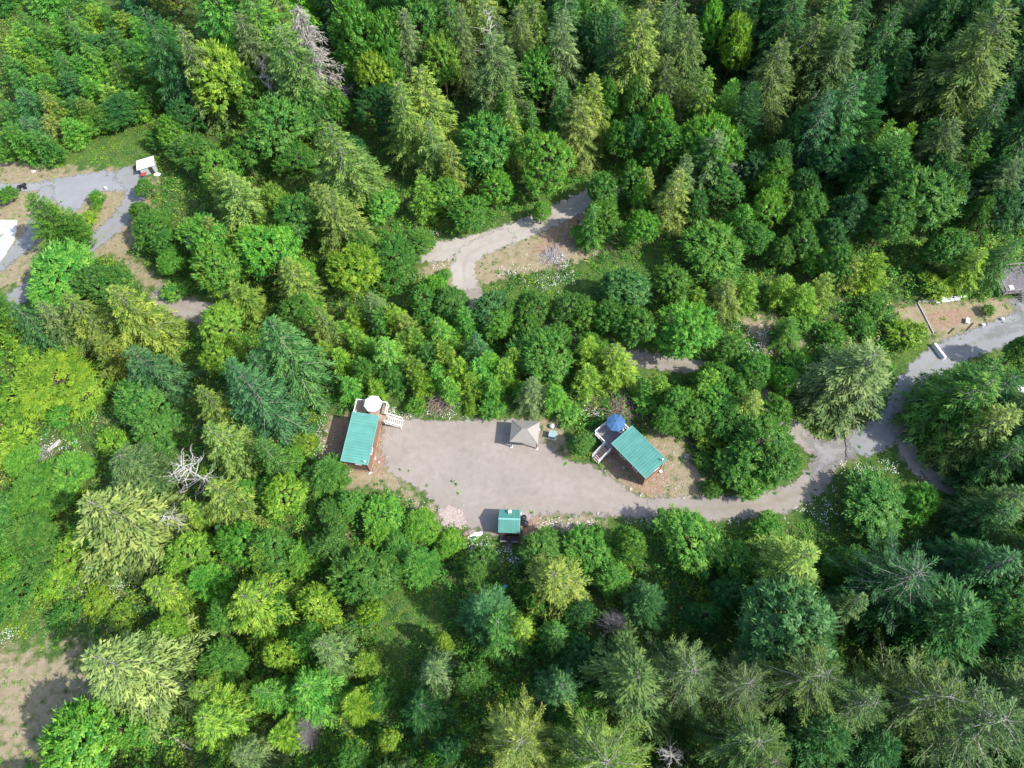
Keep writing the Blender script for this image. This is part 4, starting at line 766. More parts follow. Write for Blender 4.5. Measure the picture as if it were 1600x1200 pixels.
# ------------------------------------------------------------------ buildings
M['roof1'] = mat('teal_metal_roof', (.098, .290, .238), .45, .07, .8, .1, 0, (1, .4, .06, 0), spec=.5)
M['roof2'] = mat('teal_metal_shed_roof', (.098, .290, .238), .45, .07, .8, .1, 0, (0, .2, .08, 0), spec=.5)
M['teal_trim'] = mat('teal_trim', (.17, .40, .34), .45, .04, 2)
M['log'] = mat('brown_siding', (.20, .118, .088), .8, .12, 4, 0, .2, (2, .16, .35, 0))
M['orange_trim'] = mat('cedar_trim', (.38, .22, .15), .7, .12, 5)
M['white'] = mat('white_paint', (.80, .79, .77), .55, .04, 2)
M['deck_tan'] = mat('tan_deck_boards', (.37, .275, .21), .8, .12, 2, 0, .1, (0, .14, .28, 0))
M['deck_grey'] = mat('grey_deck_boards', (.26, .235, .24), .8, .12, 2, 0, .1, (0, .14, .28, 0))
M['tread'] = mat('cedar_treads', (.36, .17, .10), .75, .15, 5)
M['dark'] = mat('dark_metal', (.03, .03, .035), .4, .1, 3)
M['dark_wood'] = mat('dark_timber', (.055, .045, .042), .8, .2, 5)
M['glass'] = mat('window_glass', (.05, .07, .08), .08, .05, 1, 0, 0, None, spec=.8)
M['cloth_white'] = mat('white_canvas', (.83, .82, .80), .8, .03, 2)
M['cloth_blue'] = mat('blue_canvas', (.045, .12, .25), .8, .06, 2)
M['taupe'] = mat('taupe_metal_roof', (.30, .275, .238), .5, .04, 1, .1)
M['taupe_frame'] = mat('bronze_frame', (.17, .125, .10), .6, .1, 3)
M['conc'] = mat('pale_concrete', (.46, .46, .45), .85, .1, 1.2, 0, .1)
M['plastic_grey'] = mat('grey_green_box', (.26, .36, .36), .55, .06, 2)
M['plastic_light'] = mat('light_grey_box', (.45, .46, .48), .55, .06, 2)
M['black_plastic'] = mat('black_plastic', (.018, .018, .022), .25, .1, 2, spec=.6)
M['rock'] = mat('pale_rock', (.48, .44, .40), .9, .2, 4, 0, .5)
M['red'] = mat('rusty_red', (.33, .06, .05), .6, .2, 5)
M['grey_timber'] = mat('weathered_timber', (.17, .155, .17), .8, .2, 3, 0, .1, (0, .16, .35, 0))
M['grey_rail'] = mat('weathered_rail', (.27, .23, .22), .8, .2, 3)
M['brush'] = mat('dry_brush', (.30, .22, .19), .9, .25, 6)
M['tank'] = mat('white_tank_paint', (.80, .80, .80), .45, .04, 2)
M['tarp_blue'] = mat('blue_tarp', (.08, .38, .72), .45, .15, 4)

FLOOR = 1.25; BASE = .42      # deck height, underside of the cabin walls
def sheet_roof(mb, c, thick, rib_axis, per, ribh=.045, ribw=.05):
    """sloping slab c = four corners (x0y0, x1y0, x1y1, x0y1) with standing seams"""
    c = [Vector(v) for v in c]; mb.hexa([v - Vector((0, 0, thick)) for v in c], c)
    if rib_axis == 'x': a, b, e, f = c[0], c[1], c[3], c[2]       # seams run along x, repeated along y
    else: a, b, e, f = c[0], c[3], c[1], c[2]
    L = (e - a).length; n = int(L / per)
    for i in range(1, n):
        t = i / n; p, q = a.lerp(e, t), b.lerp(f, t); mb.beam(p + Vector((0, 0, ribh / 2 + .003)), q + Vector((0, 0, ribh / 2 + .003)), ribw, ribh)
def cabin(px, W, L, rz, label, hi):
    c = sum((np.array(G(x, y, 3.7)) for x, y in px), np.zeros(3)) / 4
    e = empty('cabin', (c[0], c[1], 0), R_(rz), label, 'cabin', 'small teal-roofed cabins')
    hw, hl = W / 2 - .22, L / 2 - .15
    zl, zh = (3.45, 3.95)
    zx = lambda x: (zl + (zh - zl) * (.5 + x / W * hi))
    m = MB(); a, b = zx(-hw) - .16, zx(hw) - .16
    def wallq(x0, x1, y0, y1): m.hexa([(x0, y0, BASE), (x1, y0, BASE), (x1, y1, BASE), (x0, y1, BASE)], [(x0, y0, zx(x0) - .14), (x1, y0, zx(x1) - .14), (x1, y1, zx(x1) - .14), (x0, y1, zx(x0) - .14)])
    wallq(-hw, -hw + .14, -hl, hl); wallq(hw - .14, hw, -hl, hl); wallq(-hw + .14, hw - .14, -hl, -hl + .14); wallq(-hw + .14, hw - .14, hl - .14, hl)
    m.build('wall', M['log'], e)
    m = MB(); sheet_roof(m, [(-W / 2, -L / 2, zx(-W / 2)), (W / 2, -L / 2, zx(W / 2)), (W / 2, L / 2, zx(W / 2)), (-W / 2, L / 2, zx(-W / 2))], .1, 'x', .40); rf = m.build('roof', M['roof1'], e)
    m = MB(); k = W / 2 + .035
    for sx in (-1, 1): m.beam((sx * k, -L / 2 - .06, zx(sx * k) - .03), (sx * k, L / 2 + .06, zx(sx * k) - .03), .06, .16)
    for sy in (-1, 1): m.beam((-k - .03, sy * (L / 2 + .035), zx(-k) - .025), (k + .03, sy * (L / 2 + .035), zx(k) - .025), .06, .16)
    m.build('roof_trim', M['teal_trim'], rf)
    m = MB(); x, y = W / 2 - .38, -L / 2 + .28; m.tube((x, y, zx(x)), (x, y, zx(x) + .4), .07, .07, 10); m.tube((x, y, zx(x) + .36), (x, y, zx(x) + .46), .13, .11, 10); m.build('vent_pipe', M['white'], rf)
    m = MB(); m.box(-hw + .02, hw - .02, -hl + .02, hl - .02, BASE - .06, BASE - .01)
    for sx in (-1, 1): m.box(min(sx * hw, sx * (hw + .06)), max(sx * hw, sx * (hw + .06)), -hl - .06, hl, BASE - .14, BASE + .02)
    m.box(-hw, hw, -hl - .06, -hl - .003, BASE - .14, BASE + .02); m.build('floor_trim', M['orange_trim'], e)
    m = MB()
    for sx in (-1, 1):
        for sy in (-1, 1): m.box(sx * (hw + .02) - .06, sx * (hw + .02) + .06, sy * (hl + .02) - .06, sy * (hl + .02) + .06, BASE + .025, zx(sx * hw) - .16)
    m.build('corner_trim', M['orange_trim'], e)
    for y in (-hl + .15, 0, hl - .15):
        for x in (-hw + .12, hw - .12):
            m = MB(); m.box(x - .09, x + .09, y - .09, y + .09, .0, BASE - .145); m.box(x - .2, x + .2, y - .2, y + .2, -.05, .14); m.build('support_post', M['dark_wood'], e)
    # white louvred gable vent on the end wall
    m = MB(); m.box(-.1, .85, -hl - .09, -hl - .004, 2.72, 3.12)
    for i in range(5): m.box(-.05, .80, -hl - .12, -hl - .09, 2.76 + i * .07, 2.79 + i * .07)
    m.build('wall_vent', M['white'], e)
    for (sx, y0) in ((-1, -1.2), (1, -1.2), (-1, 1.2)):
        m = MB(); x0, x1 = sorted((sx * (hw + .004), sx * (hw + .05)))
        m.box(x0, x1, y0 - .5, y0 + .5, 1.95, 2.03); m.box(x0, x1, y0 - .5, y0 + .5, 2.87, 2.95); m.box(x0, x1, y0 - .5, y0 - .42, 2.03, 2.87); m.box(x0, x1, y0 + .42, y0 + .5, 2.03, 2.87); m.box(x0, x1, y0 - .03, y0 + .03, 2.03, 2.87)
        wf = m.build('window_frame', M['white'], e); m = MB(); x0, x1 = sorted((sx * (hw + .006), sx * (hw + .02))); m.box(x0, x1, y0 - .42, y0 + .42, 2.03, 2.87); m.build('pane', M['glass'], wf)
    m = MB(); m.box(-.45, .45, hl + .004, hl + .05, FLOOR + .02, 3.2); d = m.build('door', M['white'], e)
    m = MB(); m.tube((.34, hl + .05, 2.2), (.34, hl + .12, 2.2), .035, .035, 8); m.build('door_handle', M['dark'], d)
    return e, hl
def railing(mb, p, q, z0, z1, step=.32, post=True):
    p, q = Vector(p), Vector(q); a, b = Vector((p.x, p.y, z0)), Vector((q.x, q.y, z1)); up = Vector((0, 0, 1))
    mb.beam(a + up * 1.0, b + up * 1.0, .13, .05); mb.beam(a + up * .88, b + up * .88, .05, .08); mb.beam(a + up * .14, b + up * .14, .05, .08)
    L = (b - a).length; n = max(1, int(L / step))
    for i in range(1, n):
        c = a.lerp(b, i / n); mb.beam(c + up * .18, c + up * .84, .045, .045)
    if post:
        for c in (a, b): mb.box(c.x - .06, c.x + .06, c.y - .06, c.y + .06, c.z - .15, c.z + .97)
def deck(cb, hl, x0, x1, s, boards, label):
    e = empty('deck', cb.location, cb.rotation_euler.z, label, 'deck', 'raised decks on the cabin ends')
    y0, y1 = hl + .08, 6.45; ya, yb = y0 + .02, y0 + 1.12
    m = MB(); n = int((x1 - x0) / .15)
    for i in range(n): m.box(x0 + i * (x1 - x0) / n + .006, x0 + (i + 1) * (x1 - x0) / n - .006, y0, y1, FLOOR - .04, FLOOR)
    m.build('floor_boards', M[boards], e)
    m = MB()
    for y in (y0, (y0 + y1) / 2, y1 - .08): m.box(x0, x1, y, y + .08, FLOOR - .26, FLOOR - .045)
    for x in (x0 + .1, 0, x1 - .2):
        for y in (y0 + .2, y1 - .25): m.box(x, x + .13, y, y + .13, 0, FLOOR - .262)
    m.build('deck_frame', M['orange_trim'], e)
    m = MB(); R1, R0 = (x1 - .07, x0 + .07)
    railing(m, (R0, y0 + .1), (R0, y1 - .07), FLOOR, FLOOR) if s > 0 else railing(m, (R1, y0 + .1), (R1, y1 - .07), FLOOR, FLOOR)
    railing(m, (R0 + .1, y1 - .07), (0, y1 - .07), FLOOR, FLOOR); railing(m, (.1, y1 - .07), (R1 - .1, y1 - .07), FLOOR, FLOOR)
    xs = R1 if s > 0 else R0; railing(m, (xs, yb + .07), (xs, y1 - .2), FLOOR, FLOOR)
    m.build('railing', M['white'], e)
    # stairs down to the yard
    xe = x1 if s > 0 else x0; run = 2.15; nt = 8; m = MB()
    for i in range(nt):
        xa = xe + s * (run * i / nt + .03); xb = xe + s * (run * (i + .82) / nt + .03); z = FLOOR - (i + 1) * FLOOR / (nt + 1)
        m.box(min(xa, xb), max(xa, xb), ya + .06, yb - .06, z - .045, z)
    m.build('stair_treads', M['deck_tan' if boards == 'deck_tan' else 'tread'], e); m = MB()
    for i in range(nt):
        xb = xe + s * (run * (i + .82) / nt + .035); z = FLOOR - (i + 1) * FLOOR / (nt + 1); m.box(min(xb, xb + s * .045), max(xb, xb + s * .045), ya + .06, yb - .06, z - .05, z + .004)
    m.build('tread_nosing', M['white'], e)
    m = MB()
    for y in (ya, yb): m.beam((xe + s * .02, y, FLOOR - .14), (xe + s * run, y, .1), .05, .26)
    m.build('stringer', M['white'], e)
    for y in (ya - .06, yb + .06):
        m = MB(); railing(m, (xe + s * .05, y), (xe + s * (run - .02), y), FLOOR, .12, .3); m.build('handrail', M['white'], e)
    return e
def umbrella(x, y, z0, r, m_, label, rz=.2):
    e = empty('patio_umbrella', (x, y, z0), rz, label, 'umbrella', 'patio umbrellas'); n = 8; top, rim = 2.55, 2.08
    V = [(0, 0, top)]; F = []
    for j, (f, zz) in enumerate(((.5, .045), (1.0, 0))):
        for i in range(n * 2):
            a = math.pi * i / n; rr = r * f * (1.0 if i % 2 == 0 else math.cos(math.pi / n) * .985); z = top + (rim - top) * f + zz * f * 2 - (.0 if i % 2 == 0 else .03 * f); V.append((rr * math.cos(a), rr * math.sin(a), z))
    k = n * 2
    for i in range(k): F.append((0, 1 + i, 1 + (i + 1) % k)); F.append((1 + i, 1 + k + i, 1 + k + (i + 1) % k, 1 + (i + 1) % k))
    o = len(V)
    for i in range(k): v = V[1 + k + i]; V.append((v[0] * 1.01, v[1] * 1.01, v[2] - .16))
    for i in range(k): F.append((1 + k + i, o + i, o + (i + 1) % k, 1 + k + (i + 1) % k))
    cp = obj('canopy', mesh_from('canopy', V, F, [M[m_]]), e)
    s_ = cp.modifiers.new('t', 'SOLIDIFY'); s_.thickness = .01
    m = MB(); m.tube((0, 0, .05), (0, 0, 2.62), .022, .022, 8); m.tube((0, 0, 2.6), (0, 0, 2.68), .04, .015, 8); m.tube((0, 0, 0), (0, 0, .07), .25, .22, 16); m.build('pole', M['grey_rail'], e)
    for i in range(n):
        a = 2 * math.pi * i / n; m = MB(); m.beam((.03 * math.cos(a), .03 * math.sin(a), top - .02), (r * .98 * math.cos(a), r * .98 * math.sin(a), rim - .02), .02, .02); m.build('rib', M['grey_rail'], e)
    return e
def local(e, x, y):
    a = e.rotation_euler.z; return (e.location.x + x * math.cos(a) - y * math.sin(a), e.location.y + x * math.sin(a) + y * math.cos(a))
c1, hl1 = cabin([(551, 644), (589.5, 650), (574.5, 725), (535, 720.5)], 3.55, 7.2, -11.75, 'brown cabin with teal metal roof at the left end of the gravel yard', -1)
deck(c1, hl1, -2.35, 2.3, 1, 'deck_tan', 'tan deck with white railing under the white umbrella')
umbrella(*local(c1, .5, 5.5), FLOOR, 1.3, 'cloth_white', 'white octagonal patio umbrella open on the left cabin deck')
c2, hl2 = cabin([(958, 692), (987.4, 665.4), (1039, 720), (1008.6, 747)], 3.64, 6.42, 35.04, 'brown cabin with teal metal roof standing askew at the right of the yard', 1)
deck(c2, hl2, -2.0, 2.0, -1, 'deck_grey', 'grey deck with white railing beside the blue umbrella cabin')
umbrella(*local(c2, .75, 5.15), FLOOR, 1.35, 'cloth_blue', 'blue octagonal patio umbrella open on the right cabin deck', .1)
def round_table(x, y, z, r, label):
    e = empty('patio_table', (x, y, z), 0, label, 'table', 'patio tables under the umbrellas'); m = MB(); m.tube((0, 0, .68), (0, 0, .72), r, r, 24); m.build('table_top', M['white'], e)
    for i in range(4):
        a = math.pi / 4 + i * math.pi / 2; m = MB(); m.tube((r * .3 * math.cos(a), r * .3 * math.sin(a), .678), (r * .75 * math.cos(a), r * .75 * math.sin(a), 0), .025, .02, 6); m.build('leg', M['white'], e)
    return e
round_table(*local(c2, 1.0, 4.3), FLOOR, .48, 'round white patio table next to the blue umbrella')
def bowl(x, y, z):
    m = MB(); m.tube((0, 0, 0), (0, 0, .10), .14, .27, 18, True); m.tube((0, 0, .10), (0, 0, .13), .29, .28, 18, True); o = m.build('fire_bowl', M['dark_wood']); o.location = (x, y, z); tag(o, 'round dark bowl on the white patio table', 'bowl')
bowl(*local(c2, 1.0, 4.3), FLOOR + .722)
def chair(x, y, z, rz, label):
    e = empty('patio_chair', (x, y, z), rz, label, 'chair', 'patio chairs on the decks'); m = MB(); m.box(-.25, .25, -.25, .25, .40, .44); m.build('seat', M['dark'], e)
    m = MB(); m.beam((-.0, .25, .44), (0, .33, .9), .46, .03); m.build('backrest', M['dark'], e)
    for sx in (-.22, .22):
        for sy in (-.22, .22): m = MB(); m.tube((sx, sy, 0), (sx, sy, .398), .018, .018, 6); m.build('leg', M['dark'], e)
chair(*local(c2, 1.55, 3.75), FLOOR, .7 + 3.6, 'black patio chair tucked by the right cabin roof corner'); chair(*local(c1, -.4, 4.6), FLOOR, 2.6, 'black patio chair beside the white umbrella pole')

# gabled shed at the near edge of the yard
e = empty('shed', (-1.904, 26.256, 0), R_(-7.5), 'small teal gable-roofed shed at the near edge of the gravel yard', 'shed')
W, L = 2.82, 3.11; m = MB(); hw, hl = W / 2 - .18, L / 2 - .2
for x0, x1 in ((-hw, -hw + .1), (hw - .1, hw)):
    m.box(x0, x1, -hl, hl, .1, 2.12); m.add([(x0, -hl, 2.123), (x0, hl, 2.123), (x0, .08, 2.78), (x1, -hl, 2.123), (x1, hl, 2.123), (x1, .08, 2.78)], [(0, 1, 2), (5, 4, 3), (0, 2, 5, 3), (1, 4, 5, 2), (0, 3, 4, 1)])
m.box(-hw + .1, hw - .1, -hl, -hl + .1, .1, 2.12); m.box(-hw + .1, hw - .1, hl - .1, hl, .1, 2.12); m.build('wall', M['log'], e)
m = MB(); sheet_roof(m, [(-W / 2, -L / 2, 2.2), (W / 2, -L / 2, 2.2), (W / 2, .08, 2.9), (-W / 2, .08, 2.9)], .06, 'y', .2); sheet_roof(m, [(-W / 2, .082, 2.9), (W / 2, .082, 2.9), (W / 2, L / 2, 2.26), (-W / 2, L / 2, 2.26)], .06, 'y', .2)
rf = m.build('roof', M['roof2'], e); m = MB(); m.beam((-W / 2 - .02, .08, 2.93), (W / 2 + .02, .08, 2.93), .22, .05); m.build('ridge_cap', M['teal_trim'], rf)
m = MB(); m.hexa([(-.2, .9, 2.5), (.25, 1.05, 2.45), (.18, 1.35, 2.4), (-.27, 1.2, 2.42)], [(-.2, .9, 2.95), (.25, 1.05, 2.95), (.18, 1.35, 2.95), (-.27, 1.2, 2.95)]); m.build('roof_vent', M['white'], rf, .02)
m = MB(); m.box(-.4, .4, -hl - .05, -hl - .003, .15, 1.95); m.build('door', M['dark_wood'], e)
e = empty('porch', (-1.904, 26.256, 0), R_(-7.5), 'dark timber porch with rail in front of the small teal shed', 'porch'); m = MB()
for i in range(9): m.box(-1.2, 1.2, -hl - .08 - .11 * (i + 1) - .0, -hl - .08 - .11 * i - .012, .36, .4)
m.build('floor_boards', M['dark_wood'], e); m = MB(); y = -hl - 1.0
for x in (-1.15, -.3, .35, 1.15): m.box(x - .04, x + .04, y - .04, y + .04, 0, 1.15)
for z in (.6, .85, 1.1): m.beam((-1.2, y, z), (-.3, y, z), .05, .07); m.beam((.35, y, z), (1.2, y, z), .05, .07)
m.build('railing', M['grey_rail'], e); m = MB()
for i in range(3): m.box(-.28, .32, y - .3 * (i + 1), y - .3 * i - .06, .26 - .1 * i, .3 - .1 * i)
m.build('step_boards', M['grey_timber'], e)
def trash_can(x, y, label):
    e = empty('trash_can', (x, y, .01), 0, label, 'trash can', 'black trash cans beside the shed'); m = MB(); m.tube((0, 0, 0), (0, 0, .82), .29, .36, 18); m.build('body', M['black_plastic'], e)
    m = MB(); m.tube((0, 0, .822), (0, 0, .87), .40, .38, 18); m.tube((0, 0, .87), (0, 0, .92), .34, .14, 18); m.build('lid', M['black_plastic'], e); m = MB(); m.beam((-.08, 0, .94), (.08, 0, .94), .03, .04); m.build('lid_handle', M['plastic_light'], e)
s_ = bpy.data.objects['shed']; trash_can(*local(s_, 1.78, .95), 'black round trash can right of the shed, the farther one'); trash_can(*local(s_, 2.06, .2), 'black round trash can right of the shed, the nearer larger-looking one')
# gazebo
e = empty('gazebo', (1.164, 38.647, 0), R_(-10.2), 'tan metal-roofed gazebo standing on the gravel between the cabins', 'gazebo'); W, L = 3.9, 3.32; m = MB()
z0, zt, rx = 2.3, 3.25, .33; c = [Vector((-W / 2, -L / 2, z0)), Vector((W / 2, -L / 2, z0)), Vector((W / 2, L / 2, z0)), Vector((-W / 2, L / 2, z0))]; t = [Vector((-rx, 0, zt)), Vector((rx, 0, zt))]
d = Vector((0, 0, .04)); V = c + t + [v - d for v in c + t]
m.add(V, [(0, 1, 5, 4), (1, 2, 5), (2, 3, 4, 5), (3, 0, 4), (10, 11, 7, 6), (11, 8, 7), (11, 10, 9, 8), (10, 6, 9), (0, 6, 7, 1), (1, 7, 8, 2), (2, 8, 9, 3), (3, 9, 6, 0)])
for i in range(1, 26):                               # ribs down each slope
    x = -W / 2 + W * i / 26; tt = min(1, (W / 2 - abs(x)) / (W / 2 - rx))
    for sy in (-1, 1): m.beam((x, sy * L / 2, z0 + .012), (x, sy * L / 2 * (1 - tt), z0 + (zt - z0) * tt + .012), .02, .022)
for i in range(1, 22):
    y = -L / 2 + L * i / 22; tt = 1 - abs(y) / (L / 2)
    for sx in (-1, 1): m.beam((sx * W / 2, y, z0 + .012), (sx * (W / 2 - (W / 2 - rx) * tt), y, z0 + (zt - z0) * tt + .012), .02, .022)
rf = m.build('roof', M['taupe'], e); m = MB()
for i, k in ((0, 0), (1, 1), (2, 1), (3, 0)): m.beam(c[i] + Vector((0, 0, .03)), t[k] + Vector((0, 0, .03)), .05, .03)
m.beam(t[0] + Vector((-.02, 0, .03)), t[1] + Vector((.02, 0, .03)), .08, .03); m.build('hip_cap', M['taupe'], rf); m = MB()
for (a, b) in ((0, 1), (1, 2), (2, 3), (3, 0)): m.beam(c[a] * .93 + Vector((0, 0, z0 * .07 - .13)), c[b] * .93 + Vector((0, 0, z0 * .07 - .13)), .06, .14)
m.build('roof_frame', M['taupe_frame'], e)
for sx in (-1, 1):
    for sy in (-1, 1):
        m = MB(); m.box(sx * 1.78 - .07, sx * 1.78 + .07, sy * 1.46 - .07, sy * 1.46 + .07, .06, 2.14); p = m.build('post', M['taupe_frame'], e)
        m = MB(); m.box(sx * 1.78 - .17, sx * 1.78 + .17, sy * 1.46 - .17, sy * 1.46 + .17, 0, .12); m.build('footing', M['white'], p)
        m = MB(); m.beam((sx * 1.78, sy * 1.46, 1.75), (sx * 1.2, sy * 1.46, 2.15), .06, .08); m.build('brace', M['taupe_frame'], p)
g_ = bpy.data.objects['gazebo']
e = empty('utility_box', (*local(g_, 3.84, .6), 0), R_(-18), 'grey-green utility box on dry ground right of the gazebo', 'utility box'); m = MB(); m.box(-.5, .5, -.45, .45, .08, .85); m.build('body', M['plastic_grey'], e, .04)
m = MB(); m.box(-.54, .54, -.49, .49, .853, .93); m.build('lid', M['plastic_grey'], e, .02); m = MB(); m.box(-.6, .6, -.55, .55, 0, .078); m.build('pad', M['conc'], e)
e = empty('pump_housing', (*local(g_, 3.66, 2.05), 0), R_(10), 'small light grey pump housing behind the utility box', 'pump housing'); m = MB(); m.tube((0, 0, 0), (0, 0, .42), .36, .34, 14); m.build('body', M['plastic_light'], e)
m = MB(); m.tube((0, 0, .422), (0, 0, .54), .37, .16, 14); m.build('lid', M['plastic_light'], e)

# left clearing
e = empty('hut', G(235, 266), R_(12), 'white flat-roofed hut at the edge of the gravel turnaround', 'hut'); m = MB()
for a in ((-1.5, 1.5, -1.1, -1.03), (-1.5, 1.5, 1.03, 1.1), (-1.5, -1.43, -1.03, 1.03), (1.43, 1.5, -1.03, 1.03)): m.box(*a, 0, 1.86)
m.build('wall', M['plastic_light'], e); m = MB(); m.hexa([(-1.9, -1.35, 1.87), (1.75, -1.35, 2.15), (1.75, 1.35, 2.15), (-1.9, 1.35, 1.87)], [(-1.9, -1.35, 1.94), (1.75, -1.35, 2.22), (1.75, 1.35, 2.22), (-1.9, 1.35, 1.94)])
for i in range(9): y = -1.2 + i * .3; m.beam((-1.88, y, 1.96), (1.73, y, 2.24), .04, .03)
m.build('roof', M['white'], e); m = MB(); m.box(.2, 1.0, -1.15, -1.104, .05, 1.7); m.build('door', M['dark_wood'], e); e.scale = (.86, .86, .86)
e = empty('wheelbarrow', G(227, 275), R_(70), 'red wheelbarrow in front of the white-roofed hut', 'wheelbarrow'); m = MB()
m.hexa([(-.45, -.22, .35), (.35, -.22, .35), (.35, .22, .35), (-.45, .22, .35)], [(-.6, -.4, .7), (.55, -.4, .7), (.55, .4, .7), (-.6, .4, .7)]); m.build('tray', M['red'], e)
m = MB(); m.tube((.62, -.06, .2), (.62, .06, .2), .2, .2, 16); m.build('wheel', M['dark'], e)
for s in (-1, 1): m = MB(); m.tube((.62, s * .08, .22), (-1.0, s * .3, .55), .022, .022, 6); m.tube((-.4, s * .24, .33), (-.42, s * .26, 0), .02, .02, 6); m.build('handle', M['grey_timber'], e)
def capsule(mb, L, r, n=18, k=5):
    V, F = [], []; prof = [(-L / 2 - r * math.cos(a), r * math.sin(a)) for a in [math.pi / 2 * i / k for i in range(0, k + 1)]]; prof += [(-x, y) for x, y in prof[::-1]]
    for x, y in prof: V += [(x, max(y, .001) * math.cos(2 * math.pi * i / n), max(y, .001) * math.sin(2 * math.pi * i / n)) for i in range(n)]
    for j in range(len(prof) - 1): F += [(j * n + i, j * n + (i + 1) % n, (j + 1) * n + (i + 1) % n, (j + 1) * n + i) for i in range(n)]
    F += [tuple(range(n)), tuple(range((len(prof) - 1) * n, len(prof) * n))]; mb.add(V, F)
a, b = G(293, 375), G(301, 393); e = empty('propane_tank', (a + b) / 2 + Vector((0, 0, .75)), math.atan2(b.y - a.y, b.x - a.x), 'long white propane tank lying below the leafy trees on the left', 'tank'); m = MB(); capsule(m, 2.1, .48); o = m.build('body', M['tank'], e)
m = MB(); m.tube((0, 0, .47), (0, 0, .6), .16, .16, 12); m.build('valve_dome', M['tank'], e)
for x in (-.8, .8): m = MB(); m.box(x - .12, x + .12, -.4, .4, -.76, -.42); m.build('foot', M['conc'], e)
q = [G(-60, 343), G(27.5, 344.5), G(23, 375), G(9, 398), G(-12, 425), G(-60, 430)]; V = [(v.x, v.y, .0) for v in q] + [(v.x, v.y, .14) for v in q]; n = len(q)
tag(obj('concrete_slab', mesh_from('concrete_slab', V, [tuple(range(n))[::-1], tuple(range(n, 2 * n))] + [(i, (i + 1) % n, n + (i + 1) % n, n + i) for i in range(n)], [M['conc']])), 'pale concrete slab at the left edge beside the grey lane', kind='structure')
e = empty('lean_to', G(-4, 330), R_(-4), 'small lean-to with pale blue metal roof behind the concrete slab', 'lean-to'); m = MB()
for x in (-1.3, 1.2):
    for y in (-1, 1): m.box(x - .06, x + .06, y - .06, y + .06, 0, 1.98)
m.build('post_frame', M['grey_rail'], e); m = MB(); sheet_roof(m, [(-1.6, -1.3, 2.05), (1.5, -1.3, 2.05), (1.5, 1.3, 2.3), (-1.6, 1.3, 2.3)], .05, 'y', .25); m.build('roof', mat('pale_blue_roof', (.42, .56, .62), .4, .05, 1), e)
e = empty('quad_bike', G(36, 294), R_(20), 'dark quad bike parked on the gravel turnaround', 'quad bike'); m = MB()
m.box(-.55, .55, -.18, .18, .35, .62); m.box(-.6, -.2, -.3, .3, .62, .7); m.box(.3, .65, -.32, .32, .6, .68); m.build('body', M['dark'], e, .03); m = MB(); m.box(-.3, .2, -.13, .13, .7, .8); m.build('seat', M['black_plastic'], e, .02)
for x in (-.5, .5):
    for y in (-.42, .42): m = MB(); m.tube((x, y - .11, .27), (x, y + .11, .27), .27, .27, 14); m.build('wheel', M['black_plastic'], e)
m = MB(); m.tube((.25, -.35, .95), (.25, .35, .95), .02, .02, 6); m.tube((.35, 0, .6), (.25, 0, .95), .025, .025, 6); m.build('handlebar', M['dark'], e)

# right-hand yard
a, b, c_ = G(1553.5, 416, 1.9), G(1573, 455, 1.9), G(1600, 455, 1.9); ang = math.atan2(a.y - b.y, a.x - b.x) - math.pi / 2
e = empty('timber_deck', (b.x, b.y, 0), ang, 'dark weathered timber deck with double railing at the right edge', 'deck'); LL = (a - b).length; m = MB(); n = 34
for i in range(n): m.box(i * .16 + .05, i * .16 + .2, 0, LL, .96, 1.0)
m.build('floor_boards', M['grey_timber'], e); m = MB(); m.box(0, 5.5, .1, .25, .7, .955); m.box(0, 5.5, LL - .25, LL - .1, .7, .955); m.box(0, 5.5, LL / 2 - .1, LL / 2 + .1, .7, .955)
for x in (.1, 2.6, 5.2):
    for y in (.1, LL - .25): m.box(x, x + .14, y + .005, y + .13, 0, .698)
m.build('deck_frame', M['dark_wood'], e); m = MB()
railing(m, (.0, 0), (0, LL), 1.0, 1.0, .5); railing(m, (.12, -.0), (2.4, -.0), 1.0, 1.0, .5); railing(m, (.12, LL), (5.4, LL), 1.0, 1.0, .5); railing(m, (5.5, .1), (5.5, LL - .1), 1.0, 1.0, .5); m.build('railing', M['grey_rail'], e)
m = MB()
for i in range(5): m.box(2.8, 4.6, -.3 * (i + 1), -.3 * i - .05, .8 - .18 * i, .84 - .18 * i)
m.build('steps', M['grey_timber'], e)
tag(MB().box(-.35, .35, -.35, .35, 0, .04).box(-.3, .3, -.3, .3, .045, .1).build('white_box', M['white']), 'small white box on the dark timber deck', 'box').location = G(1580, 449, 1.0)
a, b = G(1457, 540), G(1474, 562); e = empty('road_barrier', (a + b) / 2, math.atan2(b.y - a.y, b.x - a.x), 'long white concrete barrier across the grey access road', 'barrier'); Lb = (b - a).length / 2; m = MB()
m.hexa([(-Lb, -.3, 0), (Lb, -.3, 0), (Lb, .3, 0), (-Lb, .3, 0)], [(-Lb, -.2, .3), (Lb, -.2, .3), (Lb, .2, .3), (-Lb, .2, .3)]); m.hexa([(-Lb, -.2, .303), (Lb, -.2, .303), (Lb, .2, .303), (-Lb, .2, .303)], [(-Lb, -.16, .75), (Lb, -.16, .75), (Lb, .16, .75), (-Lb, .16, .75)]); m.build('body', M['white'], e, .02)
def board(x0, y0, x1, y1, wd, th, m_, name, label, cat, z=.03, group=None):
    a, b = G(x0, y0), G(x1, y1); m = MB(); L_ = (b - a).length / 2; m.box(-L_, L_, -wd / 2, wd / 2, 0, th); o = m.build(name, M[m_], None, .008); o.location = ((a.x + b.x) / 2, (a.y + b.y) / 2, z); o.rotation_euler = (0, 0, math.atan2(b.y - a.y, b.x - a.x)); return tag(o, label, cat, group)
board(1462, 472, 1500, 467, .45, .06, 'white', 'roofing_sheet', 'longest white panel lying along the back of the dirt yard', 'panel')
